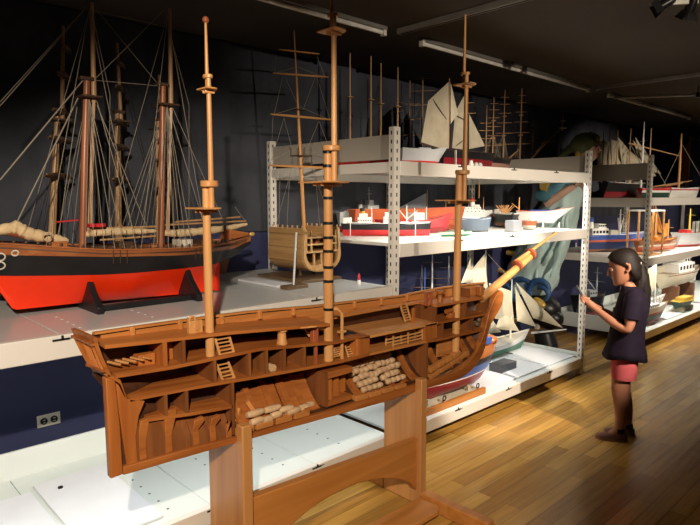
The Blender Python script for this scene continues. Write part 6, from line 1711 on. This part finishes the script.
MB().tube(tq, 0.0065, 8).build('hair_tie', 'white', hair)
MB().tube([h(0.020, 0.079, 0.030), h(0.004, 0.081, 0.0), h(-0.002, 0.080, -0.03), h(0.002, 0.076, -0.055)], [0.010, 0.009, 0.006, 0.002], 8).build('side_lock', 'hair', hair)
# shirt
rings = []
for z, wf, ws, cf in [(0.545, 0.130, 0.155, 0.026), (0.585, 0.120, 0.146, 0.026), (0.62, 0.108, 0.135, 0.025), (0.70, 0.100, 0.122, 0.022), (0.78, 0.098, 0.122, 0.014), (0.85, 0.096, 0.128, 0.0), (0.905, 0.086, 0.134, 0.0), (0.938, 0.076, 0.126, 0.0), (0.964, 0.066, 0.104, 0.004), (0.986, 0.052, 0.066, 0.010), (1.0, 0.046, 0.050, 0.014)]:
    r = []
    for j in range(36):
        t = 2 * PI * j / 36; k = 1 + (0.045 * max(0, (0.69 - z) / 0.16)) * math.sin(t * 7 + 1) + 0.012 * math.sin(t * 5 + z * 40)
        r.append(g(cf + wf * math.cos(t) * k, ws * math.sin(t) * k, z + 0.012 * math.sin(t * 3) * (z < 0.56)))
    rings.append(r)
shirt = MB().loft(rings, caps=False).build('shirt', 'shirt', girl, ang=80)
so_ = shirt.modifiers.new('solid', 'SOLIDIFY'); so_.thickness = 0.004; so_.offset = 1
for sd in (1, -1):
    a, b = g(0.0, sd * 0.112, 0.928), g(0.02, sd * 0.155, 0.735)
    MB().tube([a.lerp(b, -0.20) - SD * sd * 0.03, a.lerp(b, -0.04), a.lerp(b, 0.3), a.lerp(b, 0.60), a.lerp(b, 0.62)], [0.036, 0.055, 0.055, 0.054, 0.050], 18).build('sleeve', 'shirt', shirt)
pr_ = MB()
for k in range(6):
    pr_.box((0, 0, 0), (0, 0, 0)) if False else None
m = MB(); pts_ = [(0.0, 0.72), (0.012, 0.75), (0.03, 0.76), (0.028, 0.80), (0.05, 0.83), (0.02, 0.84), (-0.01, 0.81), (-0.02, 0.77)]
# faded floral print on the chest, lying on the cloth
rows = []
for i in range(7):
    t = lerp(0.15, 0.75, i / 6); row = []
    for j in range(6):
        z = lerp(0.73, 0.85, j / 5); wf, ws = 0.1045, 0.130
        row.append(g(0.004 + wf * math.cos(t), ws * math.sin(t), z))
    rows.append(row)
MB().slab(rows, 0.0012, up=tuple(-FD)).build('shirt_print', 'print', shirt)
# shorts
for sd in (1, -1):
    a, b = g(0.028, sd * 0.058, 0.60), g(0.031, sd * 0.056, 0.415)
    MB().tube([a, a.lerp(b, 0.35), a.lerp(b, 0.7), b, b + Vector((0, 0, 0.004))], [0.074, 0.080, 0.077, 0.071, 0.062], 20).build('shorts_leg', 'pink', girl)
# bracelet and phone
el_, wr_ = g(0.12, 0.105, 0.785), g(0.215, 0.035, 0.845)
c = el_.lerp(wr_, 0.72); d = (wr_ - el_).normalized(); u_ = d.cross(Vector((0, 0, 1))).normalized(); w2 = d.cross(u_)
MB().tube([c + (u_ * math.cos(a) + w2 * math.sin(a)) * 0.0295 for a in [i * PI / 10 for i in range(21)]], 0.005, 8).build('bracelet', 'satin', girl)
# shoes and socks
for sd in (1, -1):
    fo = 0.05 * (sd < 0)
    c0 = g(-0.045 + fo, sd * 0.056, 0); rings = []
    for t, w_, hgt in ((0.0, 0.022, 0.050), (0.06, 0.031, 0.062), (0.25, 0.034, 0.066), (0.45, 0.036, 0.056), (0.65, 0.040, 0.043), (0.85, 0.036, 0.034), (0.96, 0.024, 0.026), (1.0, 0.008, 0.018)):
        c = c0 + FD * (t * 0.185 - 0.012); r = []
        for j in range(16):
            a = 2 * PI * j / 16; y = math.cos(a); zz = math.sin(a)
            r.append(c + SD * (y * w_) + Vector((0, 0, 0.016 + (hgt - 0.016) * max(0, zz) ** 0.8)))
        rings.append(r)
    sh_ = MB().loft(rings).build('shoe', 'shoe', girl, ang=60)
    out = []
    for i in range(24):
        a = 2 * PI * i / 24; f = math.cos(a); out.append(c0 + FD * (0.080 + 0.098 * f) + SD * (math.sin(a) * (0.037 + 0.006 * f)))
    MB().loft([[p + Vector((0, 0, 0.0005)) for p in out], [p + Vector((0, 0, 0.018)) for p in out]]).build('sole', 'sole', sh_)
    q = g(-0.012 + fo, sd * 0.055, 0.0)
    MB().tube([q + Vector((0, 0, 0.055)), q + Vector((0, 0, 0.085))], [0.034, 0.033], 14).build('sock', 'sock', sh_)
ph_ = thing('phone', 'black phone held up in the hands of the girl', 'phone', PH)
pu = (Vector((0, 0, 1)) * 0.88 + FD * 0.47).normalized(); pn = SD.cross(pu)
def pbox(name, w_, hh, th, mat, par, o_=Vector((0, 0, 0)), bev=0.003):
    m = MB(); vs = [PH + o_ + SD * (i * w_) + pu * (j * hh) + pn * (k * th) for k in (-1, 1) for i, j in ((-1, -1), (1, -1), (1, 1), (-1, 1))]
    m.add(vs, [(0, 3, 2, 1), (4, 5, 6, 7), (0, 1, 5, 4), (1, 2, 6, 5), (2, 3, 7, 6), (3, 0, 4, 7)]); return m.build(name, mat, par, bevel=bev)
pbox('case', 0.034, 0.066, 0.005, 'satin', ph_); pbox('screen', 0.031, 0.060, 0.0008, 'slot', ph_, pn * -0.0052, 0)

# ================================================================== CAMERA, LIGHT, WORLD
cam = bpy.data.cameras.new('camera'); co = bpy.data.objects.new('camera', cam); COL.objects.link(co)
cam.sensor_width = 36; cam.lens = FOC / 700 * 36; cam.clip_start = 0.02
co.matrix_world = Matrix((( RT.x, UP.x, -FW.x, 0), (RT.y, UP.y, -FW.y, 0), (RT.z, UP.z, -FW.z, EYE), (0, 0, 0, 1)))
SC.camera = co
w = bpy.data.worlds.new('world'); SC.world = w; w.use_nodes = True
w.node_tree.nodes['Background'].inputs['Color'].default_value = (1.0, 0.9, 0.75, 1)
w.node_tree.nodes['Background'].inputs['Strength'].default_value = 0.004


def spot(loc, aim, power, size=44, blend=0.6, col=(1, 0.86, 0.70), rad=0.03):
    l = bpy.data.lights.new('track_spot', 'SPOT'); l.energy = power; l.spot_size = math.radians(size); l.spot_blend = blend
    l.color = col; l.shadow_soft_size = rad
    o = bpy.data.objects.new('track_spot', l); COL.objects.link(o)
    o.location = loc; o.rotation_euler = (Vector(aim) - Vector(loc)).to_track_quat('-Z', 'Y').to_euler()
    return o


spot((-0.5, -0.5, 2.5), (1.25, 2.2, 0.72), 560, 54, 0.5)
spot((2.4, -2.2, 2.5), (3.95, 2.7, 1.30), 860, 27, 0.6)
spot((2.9, -0.5, 2.5), (3.8, 2.5, 0.45), 700, 30, 0.4)
spot((1.4, -2.4, 2.45), (3.5, 2.6, 1.95), 420, 34, 0.8)
spot((3.3, -2.4, 2.5), (5.6, 2.9, 0.95), 1000, 22, 1.0)
spot((5.6, -2.2, 2.5), (7.6, 2.8, 1.30), 800, 28, 0.6)
SC.view_settings.view_transform = 'Standard'; SC.view_settings.look = 'None'
SC.view_settings.exposure = 0.0; SC.view_settings.gamma = 1.0; SC.view_settings.use_curve_mapping = False
